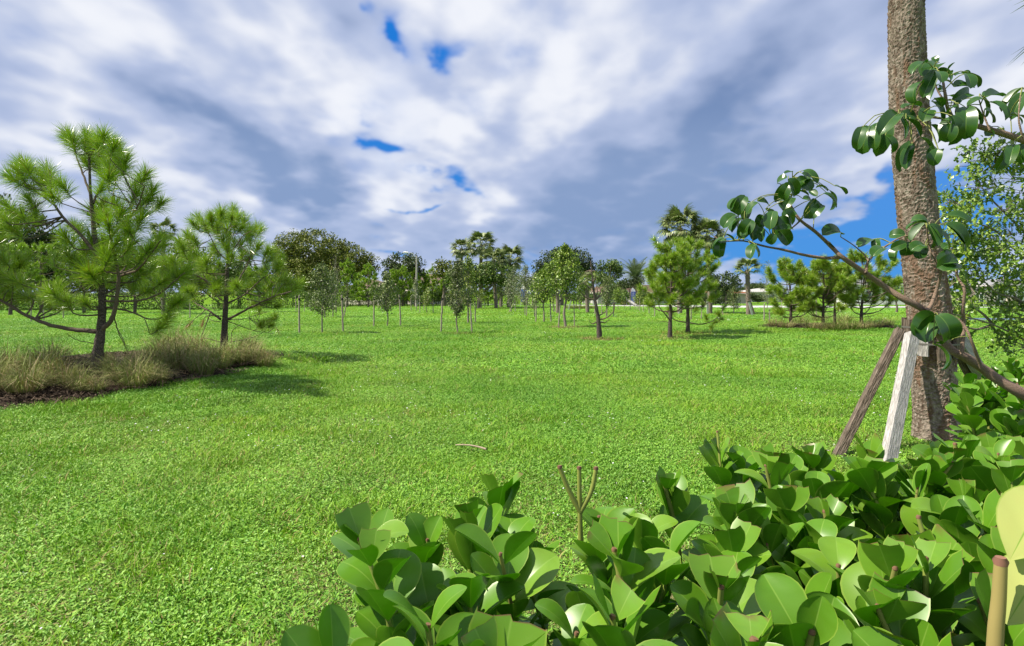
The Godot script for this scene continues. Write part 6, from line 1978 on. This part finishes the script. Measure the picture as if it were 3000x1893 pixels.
func build_clusia() -> void:
	var whole := []
	for k in 8: whole.append(clusia_leaf(840 + k, 0.31 + 0.03 * (k % 4), 0.16 + 0.13 * (k % 3), 0.1 + 0.26 * (k % 4), 1.0, 0.08 if k < 7 else 0.40))
	var cut := {}
	for f in [0.34, 0.48, 0.62, 0.76]:
		cut[f] = []
		for k in 3: cut[f].append(clusia_leaf(int(f * 1000) + k, 0.31 + 0.03 * k, 0.2, 0.15, f, 0.05 + 0.1 * k))
	var mat := plain("clusia_leaf", 0.34, 0.42, Color(0.50, 0.68, 0.10))
	var stem_m := plain("clusia_stem", 0.6, 0.35)
	var r := seeded(88)
	# outline of the hedge on the ground: far edge distance by x
	var edge := [[-0.42, 0.9], [-0.33, 1.26], [0.0, 1.28], [0.35, 1.36], [0.55, 1.62], [0.9, 1.72], [1.25, 1.82], [1.6, 2.05], [1.85, 2.4], [2.15, 3.0], [2.5, 3.3], [3.1, 3.7]]
	var spots := []
	var tries := 0
	while tries < 14000:
		tries += 1
		var x := r.randf_range(-0.36, 3.0)
		var d := r.randf_range(0.30, 3.6)
		var far := 0.0
		for k in edge.size() - 1:
			if x >= edge[k][0] and x <= edge[k + 1][0]:
				far = lerpf(edge[k][1], edge[k + 1][1], (x - edge[k][0]) / (edge[k + 1][0] - edge[k][0]))
		var near := 0.62 if x < 0.25 else maxf(0.50, 0.50 + (x - 0.9) * 0.75)
		if d > far or d < near: continue
		if x / d < -0.20: continue
		var p := Vector2(x, -d)
		var room := 0.070 if d < 2.2 else 0.085
		if x < 0.3: room = 0.088
		var ok := true
		for q in spots:
			if p.distance_to(q) < room:
				ok = false
				break
		if ok: spots.append(p)
	var centres := [Vector2(-0.22, -1.1), Vector2(0.12, -0.95), Vector2(0.45, -0.85), Vector2(0.42, -1.3), Vector2(0.75, -1.1), Vector2(0.8, -1.6), Vector2(1.1, -1.35), Vector2(1.2, -1.8), Vector2(1.6, -1.7), Vector2(1.6, -2.15), Vector2(2.0, -2.2), Vector2(2.1, -2.7), Vector2(2.6, -2.9)]
	var words := ["leftmost clusia shrub, sparse, its leaf tips sheared off", "clusia shrub second from left at the bottom edge", "clusia shrub at the bottom edge below the middle of the hedge", "clusia shrub with tall forked cut stem, at the lawn side", "clusia shrub at the bottom, right of the hedge's middle", "clusia shrub on the lawn side, left of the grey prop beam", "clusia shrub in the middle of the right half, many brown cut edges", "clusia shrub in front of the grey prop beam", "clusia shrub at the right, behind the pale near leaves", "clusia shrub in front of the palm trunk's foot", "clusia shrub at the right edge below the hanging branch", "clusia shrub right of the palm trunk's foot, farthest but one", "farthest clusia shrub at the right edge"]
	var shrubs := []
	var inner := []
	var stems := []
	for k in centres.size():
		shrubs.append(thing("clusia_shrub", words[k], "shrub", Vector3(centres[k].x, gh(centres[k].x, centres[k].y), centres[k].y), "clusia shrubs of the clipped hedge"))
		inner.append(Geo.new()); stems.append(Geo.new())
	var found := []
	for k in centres.size(): found.append([])
	for p in spots:
		var home := 0
		for k in centres.size():
			if p.distance_to(centres[k]) < p.distance_to(centres[home]): home = k
		var o: Node3D = shrubs[home]
		var foot := Vector3(p.x, gh(p.x, p.y), p.y) - o.position
		var sheared := 1.205 + r.randfn(0, 0.020) + 0.03 * clampf(p.x - 1.2, 0.0, 1.0)
		var top := sheared - r.randf_range(0.01, 0.15)
		if r.randf() < 0.05: top = sheared + 0.03
		var lean := Vector3(r.randfn(0, 0.06), 0, r.randfn(0, 0.06))
		var crown := Vector3(foot.x, 0, foot.z) + lean + Vector3(0, top, 0)
		var base := foot * Vector3(0.6, 0, 0.6) + Vector3(0, -0.05, 0)
		var line := smooth_line([base, base.lerp(crown, 0.5) + Vector3(r.randfn(0, 0.03), 0.05, r.randfn(0, 0.03)), crown - Vector3(lean.x * 0.5, 0.18, lean.z * 0.5), crown], 16)
		var rr := r.randf_range(0.0028, 0.0048)
		var brown := Color(0.24, 0.20, 0.07)
		(stems[home] as Geo).tube(line, taper(rr * 1.9, rr, 16, 1.2), 8, Color(0.20, 0.27, 0.05).lerp(brown, r.randf() * 0.7))
		# cut end
		(stems[home] as Geo).tube(PackedVector3Array([crown, crown + Vector3(0, 0.002, 0), crown + Vector3(0.001, 0.005, 0)]), PackedFloat32Array([rr * 1.02, rr * 1.15, rr * 0.9]), 8, Color(0.20, 0.11, 0.07), true)
		var a0 := r.randf() * TAU
		var y := top - r.randf_range(0.008, 0.03)
		var node := 0
		while y > 0.42:
			var at := line[0]
			for k in 16:
				if line[k].y <= y and line[k + 1].y > y:
					at = line[k].lerp(line[k + 1], (y - line[k].y) / (line[k + 1].y - line[k].y))
			for s in 2:
				var a := a0 + node * PI / 2 + s * PI + r.randfn(0, 0.25)
				var rise := r.randf_range(0.80, 1.38) if node < 5 else r.randf_range(0.15, 0.7)
				var dir := Vector3(cos(a) * cos(rise), sin(rise), sin(a) * cos(rise))
				var l := r.randf_range(0.078, 0.118) * (1.0 if node > 0 else 0.85)
				var z := (Vector3.UP + on_unit(r) * 0.25)
				z = (z - dir * z.dot(dir)).normalized()
				z = z.rotated(dir, r.randfn(0, 0.30))
				var xf := Transform3D(Basis(dir.cross(z) * l, dir * l, z * l), at + dir * 0.006)
				var room := (sheared - at.y) / maxf(l * dir.y, 0.01)
				var m: Mesh = whole[r.randi() % 8]
				if room < 1.02:
					var best := 0.34
					for f in cut.keys():
						if absf(f - room) < absf(best - room): best = f
					if room < 0.10: continue
					m = cut[best][r.randi() % 3]
				if node < 11:
					found[home].append([at.distance_to(Vector3(0, 1.6, 0) - o.position) * 0.5 + (top - at.y) * 6.0, m, xf])
			y -= r.randf_range(0.026, 0.044)
			node += 1
	# a sheared fork of bare stems standing above the leaves at the lawn side
	var fork: Node3D = shrubs[3]
	for l in [[[1702, 1600], [1699, 1500], [1697, 1375]], [[1700, 1500], [1668, 1440], [1640, 1372]], [[1700, 1500], [1732, 1440], [1746, 1376]]]:
		var pts := []
		for q in l: pts.append(P(q[0], q[1], 1.33) - fork.position)
		(stems[3] as Geo).tube(smooth_line(pts, 8), taper(0.0060, 0.0048, 8), 8, Color(0.24, 0.28, 0.06))
		(stems[3] as Geo).tube(PackedVector3Array([pts[2], pts[2] + Vector3(0, 0.003, 0), pts[2] + Vector3(0, 0.006, 0)]), PackedFloat32Array([0.005, 0.0062, 0.004]), 8, Color(0.20, 0.11, 0.07), true)
	# a thick woody stem with pale new leaves close to the camera at the right
	var close: Node3D = shrubs[8]
	var wood := []
	for q in [[2905, 2250], [2915, 1893], [2926, 1760], [2932, 1655]]: wood.append(P(q[0], q[1], 0.66) - close.position)
	(stems[8] as Geo).tube(smooth_line(wood, 12), taper(0.0085, 0.0062, 12), 10, Color(0.30, 0.24, 0.09))
	(stems[8] as Geo).tube(PackedVector3Array([wood[3], wood[3] + Vector3(0, 0.004, 0), wood[3] + Vector3(0, 0.008, 0)]), PackedFloat32Array([0.0063, 0.0075, 0.005]), 10, Color(0.24, 0.12, 0.09), true)
	var young := [clusia_leaf(870, 0.38, 0.12, 0.2, 1.0, 2.0), clusia_leaf(871, 0.40, 0.1, 0.15, 1.0, 2.0)]
	for q in [[2960, 1640, 3010, 1540, 0.085], [2950, 1830, 3020, 1710, 0.085]]:
		var a := P(q[0], q[1], 0.67) - close.position
		var y := (P(q[2], q[3], 0.66) - close.position - a).normalized()
		var z := (Vector3(-0.9, 0.6, 0.6) - y * Vector3(-0.9, 0.6, 0.6).dot(y)).normalized()
		part("leaf", young[int(q[1]) % 2], mat, close, Transform3D(Basis(y.cross(z), y, z).scaled_local(Vector3.ONE * q[4]), a)).set_meta("label", "pale yellow young leaf")
	for k in centres.size():
		# the nearest and highest leaves are parts of their own, the rest fill the inside
		found[k].sort_custom(func(a, b): return a[0] < b[0])
		for q in found[k].size():
			if q < 298: part("leaf", found[k][q][1], mat, shrubs[k], found[k][q][2])
			else: append(inner[k], found[k][q][1], found[k][q][2])
		if (stems[k] as Geo).v.size(): part("stems", stems[k].mesh(), stem_m, shrubs[k]).set_meta("kind", "stuff")
		if (inner[k] as Geo).v.size(): part("inner_leaves", inner[k].mesh(), mat, shrubs[k]).set_meta("kind", "stuff")

func append(g: Geo, m: Mesh, xf: Transform3D) -> void:
	var a := m.surface_get_arrays(0)
	var k := g.v.size()
	var n: PackedVector3Array = a[Mesh.ARRAY_NORMAL]
	for p in a[Mesh.ARRAY_VERTEX]: g.v.append(xf * p)
	for q in n: g.n.append((xf.basis * q).normalized())
	g.c.append_array(a[Mesh.ARRAY_COLOR])
	for q in a[Mesh.ARRAY_INDEX]: g.i.append(q + k)


# ---------- bunch grass, litter ----------
func bunch_mesh(s: int, count: int, tall: float, dry: float) -> ArrayMesh:
	var g := Geo.new()
	var r := seeded(s)
	for k in count:
		var a := r.randf() * TAU
		var q := 0.16 * sqrt(r.randf())
		var at := Vector3(cos(a) * q, -0.03, sin(a) * q)
		var b := a + r.randfn(0, 0.5)
		var out := Vector3(cos(b), 0, sin(b))
		var l := tall * r.randf_range(0.55, 1.1)
		var bend := 0.18 + 1.0 * pow(r.randf(), 0.9)
		var d := (Vector3.UP + out * bend * 0.8).normalized()
		var mid := at + d * l * 0.6
		var tip := mid + (d + out * bend * 1.3 - Vector3.UP * bend * 1.1).normalized() * l * 0.5
		var side := d.cross(out + Vector3(0.01, 0, 0.02)).normalized() * r.randf_range(0.0024, 0.0044)
		var c := Color(0.14, 0.21, 0.04).lerp(Color(0.26, 0.30, 0.085), r.randf())
		if r.randf() < dry: c = Color(0.30, 0.215, 0.115).lerp(Color(0.42, 0.33, 0.20), r.randf())
		g.blade(at, mid, tip, side, vary(c, r, 0.2), vary(c.lerp(Color(0.34, 0.29, 0.15), 0.25), r, 0.15))
	return g.mesh()

func build_small() -> void:
	var mat := plain("bunch_blade", 0.65, 0.3, Color(0.4, 0.42, 0.25))
	var kinds := []
	for k in 3: kinds.append(bunch_mesh(800 + k, 240, 0.62, 0.18))
	for k in 2: kinds.append(bunch_mesh(810 + k, 230, 0.55, 0.55))
	# [x, y of the foot, size, kind, words]
	var left := [[-30, 1150, 1.1, 3, "at the left edge of the picture"], [70, 1160, 1.0, 4, "left, over the bare mulch edge"], [30, 1110, 1.2, 0, "behind the left edge clump"], [120, 1120, 1.1, 3, "left of the tallest pine, second from the edge"], [185, 1135, 0.9, 1, "just left of the tallest pine's foot"], [150, 1085, 1.1, 1, "behind and left of the tallest pine"], [235, 1150, 0.7, 4, "in front of the tallest pine's foot"], [345, 1120, 0.95, 0, "just right of the tallest pine's foot"], [300, 1085, 0.8, 2, "right behind the tallest pine's trunk"], [395, 1140, 1.0, 3, "low and brown between the two large pines"], [440, 1095, 1.0, 1, "green between the two large pines"], [470, 1068, 1.1, 0, "tall between the two large pines"], [520, 1085, 1.15, 2, "widest, left of the rounded pine"], [505, 1040, 1.25, 4, "tallest pale one left of the rounded pine"], [565, 1055, 1.2, 1, "close left of the rounded pine"], [590, 1100, 1.0, 3, "in front of the rounded pine, brown"], [640, 1080, 1.1, 0, "in front of the rounded pine's foot"], [690, 1072, 1.1, 2, "right of the rounded pine's foot"], [740, 1070, 1.0, 3, "dark, right end of the left bed"], [775, 1080, 0.75, 1, "smallest at the right end of the left bed"], [730, 1035, 1.0, 0, "behind the right end of the left bed"], [460, 1125, 0.7, 4, "short and dry at the front of the left bed"], [280, 1155, 0.5, 2, "short and silvery below the tallest pine"]]
	for k in left.size():
		var f: Array = left[k]
		var b := G(f[0], f[1])
		var o := thing("bunch_grass", "clump of tufted grass " + f[4], "grass clump", b, "bunch grass on the left bed")
		part("blades", kinds[f[3]], mat, o, Transform3D(Basis(Vector3.UP, k * 1.3).scaled(Vector3(1.12, 0.95, 1.12) * f[2]), Vector3(0, 0.03, 0)))
		part("seed_stems", kinds[(f[3] + 2) % 5], mat, o, Transform3D(Basis(Vector3.UP, k * 2.1).scaled(Vector3(0.9, 1.1, 0.9) * f[2]), Vector3(0, 0.03, 0)))
	var right := [[2272, 958, 0.9, 3, "at the left end of the right bed"], [2305, 962, 0.8, 4, "brown, below the left pine of the right bed"], [2345, 952, 1.0, 0, "green, between the first two right pines"], [2380, 966, 0.85, 4, "pale tan, left of the middle right pine"], [2412, 970, 0.7, 3, "in front of the middle right pine"], [2448, 970, 1.0, 1, "dark green, right of the middle right pine"], [2490, 968, 1.05, 2, "darkest round one in the right bed"], [2470, 945, 1.1, 0, "tall behind the middle of the right bed"], [2528, 966, 0.8, 4, "orange brown, in front of the right bed's tallest pine"], [2560, 962, 0.95, 3, "right of the right bed's tallest pine"], [2600, 958, 0.85, 1, "at the right end of the right bed"], [2400, 944, 1.1, 1, "tall green behind the middle right pine"]]
	for k in right.size():
		var f: Array = right[k]
		var b := G(f[0], f[1])
		var o := thing("bunch_grass", "clump of tufted grass " + f[4], "grass clump", b, "bunch grass on the right bed")
		part("blades", kinds[f[3]], mat, o, Transform3D(Basis(Vector3.UP, k * 1.7).scaled(Vector3(1.75, 1.2, 1.75) * f[2]), Vector3(0, 0.03, 0)))
	for k in 6:
		var b := G(1664 + k * 14, 906)
		var o := thing("bunch_grass", ["leftmost", "second from left", "third from left", "third from right", "second from right", "rightmost"][k] + " clump of the green grass row behind the saplings", "grass clump", b, "grass row behind the saplings")
		part("blades", kinds[k % 3], mat, o, Transform3D(Basis(Vector3.UP, k * 1.7).scaled(Vector3(1.6, 1.1, 1.6)), Vector3(0, 0.03, 0)))
	# fallen stick on the lawn
	var a := G(1335, 1318)
	var c := G(1424, 1334)
	var o := thing("fallen_stick", "pale bare stick lying on the open lawn", "stick", a)
	var g := Geo.new()
	var d := c - a
	g.tube(smooth_line([Vector3(0, 0.05, 0), d * 0.4 + Vector3(0, 0.075, 0.02), d * 0.75 + Vector3(0, 0.07, 0), d + Vector3(0, 0.06, 0)], 12), taper(0.006, 0.011, 12), 7, Color.WHITE, true)
	part("stem", g.mesh(), grained("stick_wood", lin(0.30, 0.22, 0.15), lin(0.5, 0.42, 0.32), Vector3(20, 20, 20), 0.3, 0.9, 36), o)
	g = Geo.new()
	g.tube(smooth_line([d * 0.35 + Vector3(0, 0.07, 0), d * 0.2 + Vector3(0.01, 0.085, 0.05)], 4), taper(0.004, 0.002, 4), 5, Color.WHITE, true)
	part("side_twig", g.mesh(), mats["stick_wood"], o)
	# a pile of dry straw near the young palm
	var sp := G(2113, 923)
	var rr := seeded(77)
	g = Geo.new()
	for k in 700:
		var an := rr.randf() * TAU
		var q := sqrt(rr.randf())
		var p := Vector3(cos(an) * q * 0.75, (1.0 - q) * 0.12 * rr.randf(), sin(an) * q * 0.35)
		var dd := Vector3(rr.randfn(0, 1), rr.randf_range(-0.1, 0.5), rr.randfn(0, 1)).normalized()
		g.blade(p, p + dd * 0.1, p + dd * 0.2, dd.cross(Vector3.UP).normalized() * 0.007, Color(0.30, 0.23, 0.12), Color(0.38, 0.30, 0.17))
	var pile := part("straw_pile", g.mesh(), plain("straw"), self)
	pile.position = sp
	tag(pile, "low heap of dry straw left of the young propped palm", "straw heap")
